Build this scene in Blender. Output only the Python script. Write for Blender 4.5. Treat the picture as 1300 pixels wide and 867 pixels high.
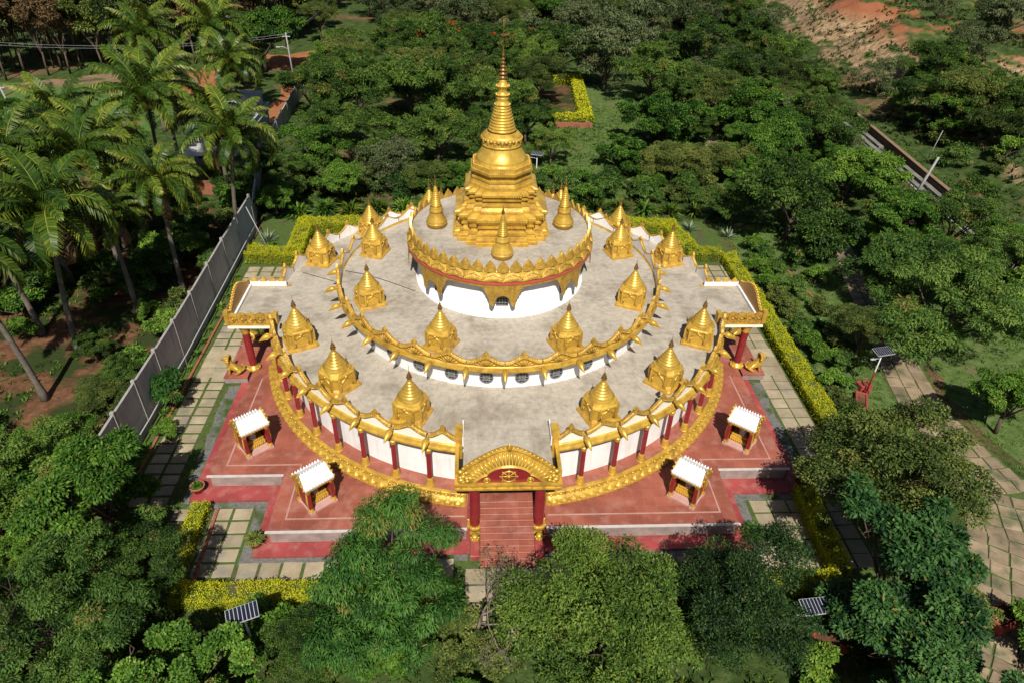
import bpy, bmesh, math, random
import numpy as np
from mathutils import Vector, Matrix, Euler

rad = math.radians
PI = math.pi
for o in list(bpy.data.objects):
    bpy.data.objects.remove(o, do_unlink=True)
scene = bpy.context.scene
COL = scene.collection

# ---------------------------------------------------------------- camera
cam_d = bpy.data.cameras.new('camera')
cam = bpy.data.objects.new('camera', cam_d)
COL.objects.link(cam)
cam_d.sensor_width = 36.0
cam_d.lens = 36.0 * 859.84 / 1300.0
cam_d.clip_start = 0.5
cam_d.clip_end = 3000
_y, _p, _r = rad(3.58), rad(35.541), rad(1.874)
_fw = Vector((math.sin(_y) * math.cos(_p), math.cos(_y) * math.cos(_p), -math.sin(_p)))
_ri = Vector((math.cos(_y), -math.sin(_y), 0))
_up = _ri.cross(_fw)
_r2 = _ri * math.cos(_r) + _up * math.sin(_r)
_u2 = -_ri * math.sin(_r) + _up * math.cos(_r)
M = Matrix((_r2, _u2, -_fw)).transposed().to_4x4()
M.translation = Vector((-1.544, -41.281, 30.188))
cam.matrix_world = M
scene.camera = cam

# ---------------------------------------------------------------- sky and sun
SUN_EL, SUN_AZ = rad(50), rad(180)          # the sun stands behind the camera, over the entrance side
world = bpy.data.worlds.new('World')
scene.world = world
world.use_nodes = True
wn = world.node_tree
wn.nodes.clear()
sky = wn.nodes.new('ShaderNodeTexSky')
sky.sky_type = 'NISHITA'
sky.sun_disc = False
sky.sun_elevation = SUN_EL
sky.sun_rotation = SUN_AZ
bg = wn.nodes.new('ShaderNodeBackground')
bg.inputs['Strength'].default_value = 0.05
wo = wn.nodes.new('ShaderNodeOutputWorld')
wn.links.new(sky.outputs[0], bg.inputs[0])
wn.links.new(bg.outputs[0], wo.inputs[0])
sun_d = bpy.data.lights.new('sun', 'SUN')
sun_d.energy = 5.0
sun_d.angle = rad(0.53)
sun_d.color = (1.0, 0.95, 0.87)
sun = bpy.data.objects.new('sun', sun_d)
COL.objects.link(sun)
sun.location = (0, -60, 80)
sun.rotation_euler = (rad(90) - SUN_EL, 0, 0)   # light travels towards +Y and down
scene.view_settings.view_transform = 'Standard'
scene.view_settings.look = 'None'
scene.view_settings.exposure = 0.3
scene.view_settings.gamma = 1.0
scene.view_settings.use_curve_mapping = False

# ---------------------------------------------------------------- helpers
def tag(o, label=None, cat=None, group=None, kind=None):
    if label: o['label'] = label
    if cat: o['category'] = cat
    if group: o['group'] = group
    if kind: o['kind'] = kind
    return o

def empty(name, loc=(0, 0, 0), rz=0.0, parent=None):
    o = bpy.data.objects.new(name, None)
    COL.objects.link(o)
    o.location = loc
    o.rotation_euler = (0, 0, rz)
    o.empty_display_size = 0.3
    if parent: o.parent = parent
    return o

def thing(name, label, cat, loc=(0, 0, 0), rz=0.0, group=None):
    return tag(empty(name, loc, rz), label, cat, group)

def link(name, me, parent=None, loc=(0, 0, 0), rot=(0, 0, 0), scale=None):
    o = bpy.data.objects.new(name, me)
    COL.objects.link(o)
    if parent: o.parent = parent
    o.location = loc
    o.rotation_euler = rot
    if scale is not None:
        o.scale = scale if hasattr(scale, '__len__') else (scale,) * 3
    return o

def copy_tree(o, parent=None):
    c = o.copy()
    COL.objects.link(c)
    c.parent = parent
    for ch in list(o.children):
        copy_tree(ch, c)
    return c

class MB:
    """collects shapes, then builds them as one mesh"""
    def __init__(s):
        s.v = []; s.f = []; s.mi = []; s.sm = []
    def add(s, vs, fs, m=0, smooth=False):
        k = len(s.v)
        s.v.extend([tuple(p) for p in vs])
        for f in fs:
            s.f.append(tuple(i + k for i in f)); s.mi.append(m); s.sm.append(smooth)
        return s
    def box(s, x0, x1, y0, y1, z0, z1, m=0, mat=None):
        vs = [(x, y, z) for z in (z0, z1) for y in (y0, y1) for x in (x0, x1)]
        if mat is not None: vs = [mat @ Vector(p) for p in vs]
        return s.add(vs, [(0, 2, 3, 1), (4, 5, 7, 6), (0, 1, 5, 4), (2, 6, 7, 3), (0, 4, 6, 2), (1, 3, 7, 5)], m)
    def bbox(s, x0, x1, y0, y1, z0, z1, b=0.02, m=0, mat=None):
        """box with chamfered top edge"""
        lo = [(x0, y0), (x1, y0), (x1, y1), (x0, y1)]
        hi = [(x0 + b, y0 + b), (x1 - b, y0 + b), (x1 - b, y1 - b), (x0 + b, y1 - b)]
        vs = [(x, y, z0) for x, y in lo] + [(x, y, z1 - b) for x, y in lo] + [(x, y, z1) for x, y in hi]
        if mat is not None: vs = [mat @ Vector(p) for p in vs]
        fs = [(3, 2, 1, 0), (8, 9, 10, 11)]
        for r in (0, 4):
            for i in range(4):
                j = (i + 1) % 4
                fs.append((r + i, r + j, r + 4 + j, r + 4 + i))
        return s.add(vs, fs, m)
    def prism(s, poly, z0, z1, m=0, poly2=None, caps=True, smooth=False):
        n = len(poly); p2 = poly2 or poly
        vs = [(x, y, z0) for x, y in poly] + [(x, y, z1) for x, y in p2]
        fs = [(i, (i + 1) % n, n + (i + 1) % n, n + i) for i in range(n)]
        s.add(vs, fs, m, smooth)
        if caps:
            s.add([(x, y, z0) for x, y in poly], [tuple(range(n))[::-1]], m)
            s.add([(x, y, z1) for x, y in p2], [tuple(range(n))], m)
        return s
    def stack(s, polys, m=0, cap=True, smooth=False):
        """polys: list of (poly, z), same count each"""
        n = len(polys[0][0]); vs = []; fs = []
        for p, z in polys: vs += [(x, y, z) for x, y in p]
        for k in range(len(polys) - 1):
            for i in range(n):
                j = (i + 1) % n
                fs.append((k * n + i, k * n + j, (k + 1) * n + j, (k + 1) * n + i))
        s.add(vs, fs, m, smooth)
        if cap:
            p, z = polys[-1]; s.add([(x, y, z) for x, y in p], [tuple(range(n))], m)
            p, z = polys[0]; s.add([(x, y, z) for x, y in p], [tuple(range(n))[::-1]], m)
        return s
    def lathe(s, prof, n=48, a0=None, a1=None, m=0, smooth=True, cx=0, cy=0, closed=False):
        """prof: (r,z) list, angle from -Y towards +X"""
        full = a0 is None
        if full: a0, a1 = -PI, PI
        cnt = n if full else n + 1
        pr = list(prof) + ([prof[0]] if closed else [])
        vs = []; fs = []
        for i in range(cnt):
            a = a0 + (a1 - a0) * i / n
            for r, z in pr: vs.append((cx + r * math.sin(a), cy - r * math.cos(a), z))
        k = len(pr)
        for i in range(n):
            j = (i + 1) % cnt
            for q in range(k - 1):
                fs.append((i * k + q, j * k + q, j * k + q + 1, i * k + q + 1))
        s.add(vs, fs, m, smooth)
        if not full and closed:
            s.add(vs[:len(prof)], [tuple(range(len(prof)))], m)
            s.add(vs[-k:-1] if closed else vs[-k:], [tuple(range(len(prof)))[::-1]], m)
        return s
    def tube(s, pts, r, n=8, m=0, cap=True, smooth=True):
        pts = [Vector(p) for p in pts]
        rs = r if hasattr(r, '__len__') else [r] * len(pts)
        vs = []; fs = []
        ref = Vector((0, 0, 1))
        for i, p in enumerate(pts):
            t = (pts[min(i + 1, len(pts) - 1)] - pts[max(i - 1, 0)]).normalized()
            rf = ref if abs(t.dot(ref)) < 0.95 else Vector((1, 0, 0))
            a = t.cross(rf).normalized(); b = a.cross(t)
            for k in range(n):
                w = 2 * PI * k / n
                vs.append(p + (a * math.cos(w) + b * math.sin(w)) * rs[i])
        for i in range(len(pts) - 1):
            for k in range(n):
                j = (k + 1) % n
                fs.append((i * n + k, i * n + j, (i + 1) * n + j, (i + 1) * n + k))
        s.add(vs, fs, m, smooth)
        if cap:
            s.add(vs[:n], [tuple(range(n))], m); s.add(vs[-n:], [tuple(range(n))[::-1]], m)
        return s
    def sphere(s, c, r, n=10, k=6, m=0, sc=(1, 1, 1)):
        vs = []; fs = []
        for i in range(k + 1):
            t = PI * i / k
            for j in range(n):
                w = 2 * PI * j / n
                vs.append((c[0] + r * sc[0] * math.sin(t) * math.cos(w), c[1] + r * sc[1] * math.sin(t) * math.sin(w), c[2] + r * sc[2] * math.cos(t)))
        for i in range(k):
            for j in range(n):
                q = (j + 1) % n
                fs.append((i * n + j, (i + 1) * n + j, (i + 1) * n + q, i * n + q))
        return s.add(vs, fs, m, True)
    def mesh(s, name, mats, fix=True):
        me = bpy.data.meshes.new(name)
        me.from_pydata(s.v, [], s.f)
        me.polygons.foreach_set('material_index', s.mi)
        me.polygons.foreach_set('use_smooth', s.sm)
        for mt in (mats if isinstance(mats, (list, tuple)) else [mats]):
            me.materials.append(mt)
        if fix:
            bm = bmesh.new(); bm.from_mesh(me)
            bmesh.ops.remove_doubles(bm, verts=bm.verts, dist=1e-5)
            bmesh.ops.dissolve_degenerate(bm, edges=bm.edges, dist=1e-6)
            bmesh.ops.recalc_face_normals(bm, faces=bm.faces)
            bm.to_mesh(me); bm.free()
        me.update()
        return me
    def build(s, name, mats, parent=None, loc=(0, 0, 0), rot=(0, 0, 0), fix=True):
        return link(name, s.mesh(name, mats, fix), parent, loc, rot)

def rot2(p, a):
    c, s_ = math.cos(a), math.sin(a)
    return (p[0] * c - p[1] * s_, p[0] * s_ + p[1] * c)

def pol(R, a, z=0.0):
    """angle measured from the entrance side (-Y) towards +X"""
    return Vector((R * math.sin(a), -R * math.cos(a), z))

def smart_smooth(me, ang=40):
    """shade smooth with sharp edges marked by angle"""
    me.polygons.foreach_set('use_smooth', [True] * len(me.polygons))
    bm = bmesh.new(); bm.from_mesh(me)
    for e in bm.edges:
        if len(e.link_faces) == 2 and e.calc_face_angle(0) > rad(ang): e.smooth = False
        elif len(e.link_faces) != 2: e.smooth = False
    bm.to_mesh(me); bm.free()
    return me

# ---------------------------------------------------------------- materials
def nodes_of(name):
    m = bpy.data.materials.new(name)
    m.use_nodes = True
    nt = m.node_tree
    b = nt.nodes['Principled BSDF']
    return m, nt, b

def N(nt, kind, **kw):
    n = nt.nodes.new(kind)
    for k, v in kw.items():
        if k.startswith('i_'): n.inputs[k[2:].replace('_', ' ')].default_value = v
        else: setattr(n, k, v)
    return n

def ramp(nt, stops, interp='LINEAR'):
    r = nt.nodes.new('ShaderNodeValToRGB')
    r.color_ramp.interpolation = interp
    e = r.color_ramp.elements
    e[0].position, e[0].color = stops[0][0], (*stops[0][1], 1)
    e[1].position, e[1].color = stops[-1][0], (*stops[-1][1], 1)
    for p, c in stops[1:-1]:
        q = e.new(p); q.color = (*c, 1)
    return r

def surf(name, cols, scale=2.0, rough=0.6, metal=0.0, bump=0.15, bscale=None, detail=6, spec=0.4, stain=None, world_co=False, dist=0.02, rough_var=0.0, each=0.0, streak=None):
    """noise driven surface between two or three colours, optional stain colour with its own large patches"""
    m, nt, b = nodes_of(name)
    L = nt.links.new
    if world_co:
        g = N(nt, 'ShaderNodeNewGeometry'); co = g.outputs['Position']
    else:
        t = N(nt, 'ShaderNodeTexCoord'); co = t.outputs['Object']
    n1 = N(nt, 'ShaderNodeTexNoise'); n1.inputs['Scale'].default_value = scale; n1.inputs['Detail'].default_value = detail
    n1.inputs['Roughness'].default_value = 0.62
    L(co, n1.inputs['Vector'])
    st = [(0.3 + 0.4 * i / (len(cols) - 1), c) for i, c in enumerate(cols)]
    r = ramp(nt, st); L(n1.outputs['Fac'], r.inputs['Fac'])
    out = r.outputs['Color']
    if stain:
        scol, ssc, lo, hi = stain
        n2 = N(nt, 'ShaderNodeTexNoise'); n2.inputs['Scale'].default_value = ssc; n2.inputs['Detail'].default_value = 5
        L(co, n2.inputs['Vector'])
        mr = N(nt, 'ShaderNodeMapRange'); mr.inputs['From Min'].default_value = lo; mr.inputs['From Max'].default_value = hi
        L(n2.outputs['Fac'], mr.inputs['Value'])
        mx = N(nt, 'ShaderNodeMix', data_type='RGBA'); L(mr.outputs[0], mx.inputs['Factor']); L(out, mx.inputs['A'])
        mx.inputs['B'].default_value = (*scol, 1); out = mx.outputs['Result']
    if streak:                                    # weather streaks running down the surface
        scol, amt = streak
        mp = N(nt, 'ShaderNodeMapping'); mp.inputs['Scale'].default_value = (3.2, 3.2, .28); L(co, mp.inputs['Vector'])
        n4 = N(nt, 'ShaderNodeTexNoise'); n4.inputs['Scale'].default_value = 1.0; n4.inputs['Detail'].default_value = 7; n4.inputs['Roughness'].default_value = .7; L(mp.outputs[0], n4.inputs['Vector'])
        mr4 = N(nt, 'ShaderNodeMapRange'); mr4.inputs['From Min'].default_value = .5; mr4.inputs['From Max'].default_value = .72; mr4.inputs['To Max'].default_value = amt; L(n4.outputs['Fac'], mr4.inputs['Value'])
        mx4 = N(nt, 'ShaderNodeMix', data_type='RGBA'); L(mr4.outputs[0], mx4.inputs['Factor']); L(out, mx4.inputs['A']); mx4.inputs['B'].default_value = (*scol, 1); out = mx4.outputs['Result']
    if each:                                      # every piece was painted and has faded a little differently
        oi = N(nt, 'ShaderNodeObjectInfo'); mr5 = N(nt, 'ShaderNodeMapRange'); mr5.inputs['To Min'].default_value = 1 - each; mr5.inputs['To Max'].default_value = 1 + each * .6; L(oi.outputs['Random'], mr5.inputs['Value'])
        hv = N(nt, 'ShaderNodeHueSaturation'); L(mr5.outputs[0], hv.inputs['Value']); L(out, hv.inputs['Color']); out = hv.outputs['Color']
    L(out, b.inputs['Base Color'])
    b.inputs['Roughness'].default_value = rough
    b.inputs['Metallic'].default_value = metal
    b.inputs['Specular IOR Level'].default_value = spec
    if rough_var:
        mr = N(nt, 'ShaderNodeMapRange'); mr.inputs['To Min'].default_value = rough - rough_var; mr.inputs['To Max'].default_value = rough + rough_var
        L(n1.outputs['Fac'], mr.inputs['Value']); L(mr.outputs[0], b.inputs['Roughness'])
    if bump:
        n3 = N(nt, 'ShaderNodeTexNoise'); n3.inputs['Scale'].default_value = bscale or scale * 6; n3.inputs['Detail'].default_value = 4
        L(co, n3.inputs['Vector'])
        bp = N(nt, 'ShaderNodeBump'); bp.inputs['Strength'].default_value = bump; bp.inputs['Distance'].default_value = dist
        L(n3.outputs['Fac'], bp.inputs['Height']); L(bp.outputs[0], b.inputs['Normal'])
    return m

def concrete_roof():
    m, nt, b = nodes_of('roof_concrete'); L = nt.links.new
    g = N(nt, 'ShaderNodeNewGeometry')
    def noise(sc, det=8, rough=.65, mp=None):
        n = N(nt, 'ShaderNodeTexNoise'); n.inputs['Scale'].default_value = sc; n.inputs['Detail'].default_value = det; n.inputs['Roughness'].default_value = rough
        src = g.outputs['Position']
        if mp:
            q = N(nt, 'ShaderNodeMapping'); q.inputs['Scale'].default_value = mp; q.inputs['Rotation'].default_value = (0, 0, rad(24)); L(src, q.inputs['Vector']); src = q.outputs[0]
        L(src, n.inputs['Vector']); return n.outputs['Fac']
    r1 = ramp(nt, [(0.30, (0.22, 0.19, 0.15)), (0.47, (0.35, 0.31, 0.25)), (0.60, (0.42, 0.375, 0.31)), (0.75, (0.52, 0.475, 0.405))]); L(noise(3.4, 14, .82), r1.inputs['Fac'])
    r2 = ramp(nt, [(0.36, (0.72, 0.70, 0.67)), (0.5, (1.0, 1.0, 1.0)), (0.68, (1.14, 1.13, 1.12))]); L(noise(.42, 7), r2.inputs['Fac'])
    mx = N(nt, 'ShaderNodeMix', data_type='RGBA', blend_type='MULTIPLY'); mx.inputs['Factor'].default_value = 1; L(r1.outputs[0], mx.inputs['A']); L(r2.outputs[0], mx.inputs['B'])
    r3 = ramp(nt, [(0.34, (0.80, 0.79, 0.77)), (0.55, (1.05, 1.05, 1.04))]); L(noise(2.0, 10, .7, (.35, 2.2, 1)), r3.inputs['Fac'])
    m2 = N(nt, 'ShaderNodeMix', data_type='RGBA', blend_type='MULTIPLY'); m2.inputs['Factor'].default_value = .4; L(mx.outputs['Result'], m2.inputs['A']); L(r3.outputs[0], m2.inputs['B'])
    # rust-red scuffs
    mr = N(nt, 'ShaderNodeMapRange'); mr.inputs['From Min'].default_value = .66; mr.inputs['From Max'].default_value = .74; mr.inputs['To Max'].default_value = .45; L(noise(.55, 9, .7, (.6, 1.6, 1)), mr.inputs['Value'])
    m3 = N(nt, 'ShaderNodeMix', data_type='RGBA'); L(mr.outputs[0], m3.inputs['Factor']); L(m2.outputs['Result'], m3.inputs['A']); m3.inputs['B'].default_value = (.34, .16, .12, 1)
    L(m3.outputs['Result'], b.inputs['Base Color']); b.inputs['Roughness'].default_value = .85; b.inputs['Specular IOR Level'].default_value = .25
    bp = N(nt, 'ShaderNodeBump'); bp.inputs['Strength'].default_value = .35; bp.inputs['Distance'].default_value = .02; L(noise(9, 6), bp.inputs['Height']); L(bp.outputs[0], b.inputs['Normal'])
    return m
GOLD = surf('gold_paint', [(0.44, 0.255, 0.034), (0.58, 0.355, 0.05), (0.68, 0.45, 0.08)], 1.6, 0.38, 0.25, 0.4, 7, stain=((0.33, 0.17, 0.035), 1.9, 0.48, 0.74), rough_var=0.14, dist=0.03, each=.12, streak=((.32, .18, .04), .42))
GOLD_S = surf('gold_paint_smooth', [(0.51, 0.305, 0.042), (0.66, 0.43, 0.075)], 2.0, 0.33, 0.38, 0.12, 14, rough_var=0.08, stain=((0.38, 0.2, 0.03), 2.4, 0.54, 0.8), each=.16, streak=((.3, .165, .04), .45))
GOLD_R = surf('gold_relief', [(0.36, 0.195, 0.03), (0.62, 0.39, 0.065)], 3.0, 0.42, 0.3, 0.9, 11, dist=0.06, detail=3, each=.18, streak=((.26, .14, .035), .5))
GOLD_B = surf('brown_gold', [(0.36, 0.17, 0.025), (0.45, 0.235, 0.04)], 2.0, 0.5, 0.3, 0.2, 10)
WHITE = surf('white_paint', [(0.74, 0.74, 0.73), (0.82, 0.82, 0.81)], 0.8, 0.6, 0, 0.05, 8, stain=((0.6, 0.58, 0.54), 0.9, 0.58, 0.85), streak=((.5, .48, .44), .55))
CREAM = surf('cream_paint', [(0.72, 0.68, 0.55), (0.8, 0.77, 0.66)], 1.2, 0.6, 0, 0.05, 8)
RED = surf('red_paint', [(0.19, 0.014, 0.018), (0.25, 0.022, 0.025)], 1.5, 0.4, 0, 0.05, 10)
REDRIM = surf('red_rim', [(0.38, 0.06, 0.045), (0.46, 0.09, 0.06)], 1.5, 0.5, 0, 0.05, 10)
DARK = surf('dark_void', [(0.012, 0.012, 0.013), (0.02, 0.02, 0.02)], 2, 0.7, 0, 0)
GRILLE = surf('grille_grey', [(0.16, 0.16, 0.17), (0.24, 0.24, 0.25)], 5, 0.5, 0, 0)
BRONZE = surf('dark_bronze', [(0.17, 0.08, 0.028), (0.3, 0.165, 0.045)], 4, 0.4, 0.5, 0.2, 12)
CONC = concrete_roof()
STONE = surf('granite_strip', [(0.20, 0.15, 0.135), (0.33, 0.265, 0.235)], 1.6, 0.6, 0, 0.1, 14)
GREYC = surf('grey_concrete', [(0.38, 0.38, 0.385), (0.47, 0.47, 0.475)], 1.2, 0.85, 0, 0.3, 6, stain=((0.3, 0.3, 0.295), 0.8, 0.5, 0.75), streak=((.22, .22, .21), .6))
PALEC = surf('pale_concrete', [(0.24, 0.23, 0.215), (0.34, 0.33, 0.31)], 2, 0.8, 0, 0.2, 8)
STEEL = surf('pale_steel', [(0.5, 0.5, 0.5), (0.6, 0.6, 0.6)], 5, 0.45, 0.3, 0)
BLACK = surf('black_rubber', [(0.015, 0.015, 0.015), (0.03, 0.03, 0.03)], 5, 0.5, 0, 0)

def red_tiles(name, c1, c2, size, joint=0.006, rough=0.42):
    m, nt, b = nodes_of(name); L = nt.links.new
    g = N(nt, 'ShaderNodeNewGeometry')
    br = N(nt, 'ShaderNodeTexBrick'); br.offset = 0.0; br.squash = 1.0
    br.inputs['Scale'].default_value = 1.0; br.inputs['Mortar Size'].default_value = joint
    br.inputs['Brick Width'].default_value = size; br.inputs['Row Height'].default_value = size
    br.inputs['Mortar Smooth'].default_value = 0.2
    br.inputs['Color1'].default_value = (*c1, 1); br.inputs['Color2'].default_value = (*c2, 1)
    br.inputs['Mortar'].default_value = (c1[0] * 1.25, c1[1] * 1.9, c1[2] * 1.9, 1)
    L(g.outputs['Position'], br.inputs['Vector'])
    n = N(nt, 'ShaderNodeTexNoise'); n.inputs['Scale'].default_value = 0.55; n.inputs['Detail'].default_value = 8
    L(g.outputs['Position'], n.inputs['Vector'])
    r = ramp(nt, [(0.3, (0.72, 0.72, 0.72)), (0.7, (1.25, 1.22, 1.2))]); L(n.outputs['Fac'], r.inputs['Fac'])
    mx = N(nt, 'ShaderNodeMix', data_type='RGBA', blend_type='MULTIPLY'); mx.inputs['Factor'].default_value = 1
    L(br.outputs['Color'], mx.inputs['A']); L(r.outputs['Color'], mx.inputs['B'])
    n2 = N(nt, 'ShaderNodeTexNoise'); n2.inputs['Scale'].default_value = 1.7; n2.inputs['Detail'].default_value = 7
    L(g.outputs['Position'], n2.inputs['Vector'])
    mr = N(nt, 'ShaderNodeMapRange'); mr.inputs['From Min'].default_value = 0.5; mr.inputs['From Max'].default_value = 0.72; mr.inputs['To Max'].default_value = 0.6
    L(n2.outputs['Fac'], mr.inputs['Value'])
    m2 = N(nt, 'ShaderNodeMix', data_type='RGBA'); L(mr.outputs[0], m2.inputs['Factor']); L(mx.outputs['Result'], m2.inputs['A'])
    m2.inputs['B'].default_value = (0.36, 0.175, 0.135, 1)
    L(m2.outputs['Result'], b.inputs['Base Color'])
    b.inputs['Roughness'].default_value = rough
    b.inputs['Specular IOR Level'].default_value = 0.35
    return m
TILE = red_tiles('red_floor_tiles', (0.25, 0.076, 0.05), (0.295, 0.094, 0.063), 0.6)
APRON = red_tiles('red_painted_floor', (0.28, 0.05, 0.05), (0.30, 0.056, 0.055), 2.4, 0.002, 0.55)
# ================================================================ the pagoda hall
Z_PLAT, Z_WALK, Z1, Z2, Z3 = 0.94, 1.60, 4.90, 6.55, 10.14
pag = thing('pagoda_hall', 'round white temple hall in three tiers with gold parapets and red columns', 'temple')

def back(a):
    return 0.92 if math.cos(a) < 0 else 1.0
def q1(R, a, z):
    """point on the lowest tier: its rear half is a little flatter than its front"""
    return Vector((R * math.sin(a), -R * math.cos(a) * back(a), z))
def ring1(mb, prof, a0, a1, n, m=0, smooth=True):
    k = len(prof); vs = []; fs = []
    for i in range(n + 1):
        a = a0 + (a1 - a0) * i / n
        for r, z in prof: vs.append(q1(r, a, z))
    for i in range(n):
        for q in range(k):
            w = (q + 1) % k
            fs.append((i * k + q, (i + 1) * k + q, (i + 1) * k + w, i * k + w))
    fs.append(tuple(range(k))); fs.append(tuple(range(n * k, n * k + k))[::-1])
    return mb.add(vs, fs, m, smooth)

# ---- lowest tier: wall, roof, mouldings
A_F0, A_F1 = rad(9.6), rad(75.4)          # parapet beside the entrance ... to the side porch
A_B0 = rad(94.0)
mb = MB()
vs = []
n = 144
ringo = [q1(14.9, -PI + 2 * PI * i / n, 0) for i in range(n)]
mb.prism([(p.x, p.y) for p in ringo], Z_WALK - 0.3, Z1 - 0.25, caps=False, smooth=True)
lower = mb.build('lower_drum', WHITE, pag)
# doors of the front and side porches: near-black leaves, the openings' shade painted in
def door(parent, a, w, h, R):
    mb = MB()
    mb.box(-w, w, -0.10, 0.06, Z_WALK, Z_WALK + h, 0)
    for x in (-w - 0.12, w): mb.box(x, x + 0.12, -0.16, 0.06, Z_WALK, Z_WALK + h + 0.12, 1)
    mb.box(-w, w, -0.16, 0.06, Z_WALK + h, Z_WALK + h + 0.12, 1)
    for k in range(1, 4):
        x = -w + 2 * w * k / 4; mb.box(x - 0.03, x + 0.03, -0.13, -0.095, Z_WALK, Z_WALK + h, 1)
    p = q1(R, a, 0)
    return mb.build('door', [DARK, RED], parent, p, (0, 0, a))
door(lower, 0, 1.35, 2.3, 14.9); door(lower, rad(-84.5), 1.2, 2.3, 14.85); door(lower, rad(84.5), 1.2, 2.3, 14.85)

# roof slab, with the tongues out over the three porches
PY0, PY1, PX = -3.9, 0.95, 17.72          # side porch roof extents
mb = MB()
pts = []
def arc(a0, a1, R, n):
    return [(lambda v: (v.x, v.y))(q1(R, a0 + (a1 - a0) * i / n, 0)) for i in range(n + 1)]
aF = math.asin(2.3 / 15.4); aS = math.acos(-PY0 / 15.4); aB = rad(93.9)
right = arc(aF, aS, 15.4, 28)
poly = [(-2.3, -17.2), (2.3, -17.2)] + right + [(PX - 0.1, PY0), (PX - 0.1, PY1)] + arc(aB, PI, 15.4, 40)
poly += [(-x, y) for x, y in reversed(poly[2:-1])]
mb.prism(poly, Z1 - 0.25, Z1)
roof1 = mb.build('lower_roof', CONC, pag)

# parapet mouldings
mb = MB()
prof = [(15.35, 4.36), (15.62, 4.40), (15.74, 4.52), (15.70, 4.66), (15.56, 4.78), (15.58, 4.86), (15.22, 4.86)]
for s in (1, -1):
    ring1(mb, prof, s * A_F0, s * A_F1, 48)
    ring1(mb, prof, s * A_B0, s * rad(179.9), 60)
par1 = mb.build('lower_parapet', GOLD, pag)

def arch_panel(a0, a1, R, zb, zv, zp, band, th, Q, nseg=20, infill=1, crest=0.3, studs=True, recess=0.06):
    """ogee arch panel between two angles: gold band over a filled panel; returns MB (0 gold, 1 infill, 2 back)"""
    mb = MB()
    def H(t):
        u = abs(2 * t - 1)                       # 0 at the middle
        e = 0.5 + 0.5 * math.cos(PI * min(1, u * 1.06))
        return zv + (zp - zv) * (0.82 * e + 0.18 * max(0, 1 - u * 3.2))
    T = [i / nseg for i in range(nseg + 1)]
    A = [a0 + (a1 - a0) * t for t in T]
    Ro, Ri = R + th / 2, R - th / 2
    # band
    vs = []; fs = []
    for t, a in zip(T, A):
        h = H(t); lo = max(zb + 0.05, h - band)
        sec = [(Ro + 0.03, lo), (Ro + 0.07, lo + 0.35 * (h - lo)), (Ro + 0.03, lo + 0.8 * (h - lo)), (Ro - 0.03, h), (Ri, h - 0.02), (Ri, lo)]
        for r, z in sec: vs.append(Q(r, a, z))
    k = 6
    for i in range(nseg):
        for q in range(k):
            w = (q + 1) % k
            fs.append((i * k + q, (i + 1) * k + q, (i + 1) * k + w, i * k + w))
    fs += [tuple(range(k)), tuple(range(nseg * k, nseg * k + k))[::-1]]
    mb.add(vs, fs, 0, False)
    # infill
    vs = []; fs = []
    for t, a in zip(T, A):
        h = H(t); lo = max(zb + 0.05, h - band)
        for r, z in [(Ro - recess, zb), (Ro - recess, lo + 0.02), (Ri + 0.004, lo + 0.02), (Ri + 0.004, zb)]: vs.append(Q(r, a, z))
    for i in range(nseg):
        fs.append((i * 4, i * 4 + 4, i * 4 + 5, i * 4 + 1))
    mb.add(vs, fs, infill, False)
    mb.add(vs, [(i * 4 + 3, i * 4 + 2, i * 4 + 6, i * 4 + 7) for i in range(nseg)], 2, False)
    # white back skin over the band so that the inner side reads white
    vs = []
    for t, a in zip(T, A): vs += [Q(Ri - 0.012, a, zb), Q(Ri - 0.012, a, H(t) - 0.07)]
    mb.add(vs, [(i * 2 + 2, i * 2, i * 2 + 1, i * 2 + 3) for i in range(nseg)], 2, False)
    # crest leaf on the middle
    am = (a0 + a1) / 2; w = crest * 0.55 / R
    zt = H(0.5)
    for rr in (Ro + 0.04,):
        f = [Q(rr, am - w, zt - 0.12), Q(rr + 0.03, am, zt - 0.16), Q(rr, am + w, zt - 0.12), Q(rr, am + w * 0.8, zt + crest * 0.35), Q(rr - 0.02, am, zt + crest), Q(rr, am - w * 0.8, zt + crest * 0.35)]
        b = [Q(Ri + 0.04, am - w, zt - 0.12), Q(Ri + 0.04, am, zt - 0.16), Q(Ri + 0.04, am + w, zt - 0.12), Q(Ri + 0.04, am + w * 0.8, zt + crest * 0.35), Q(Ri + 0.06, am, zt + crest), Q(Ri + 0.04, am - w * 0.8, zt + crest * 0.35)]
        mb.add(f + b, [(0, 1, 4, 5), (1, 2, 3, 4), (11, 10, 7, 6), (10, 9, 8, 7)] + [(i, i + 6, (i + 1) % 6 + 6, (i + 1) % 6) for i in range(6)], 0)
    if studs:
        for i in range(1, 14):
            t = i / 14; a = a0 + (a1 - a0) * t; h = H(t)
            c = Q(Ro + 0.055, a, max(zb + 0.05, h - band) + 0.42 * min(band, h - zb))
            mb.sphere(c, 0.05, 6, 4, 0)
    return mb

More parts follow.
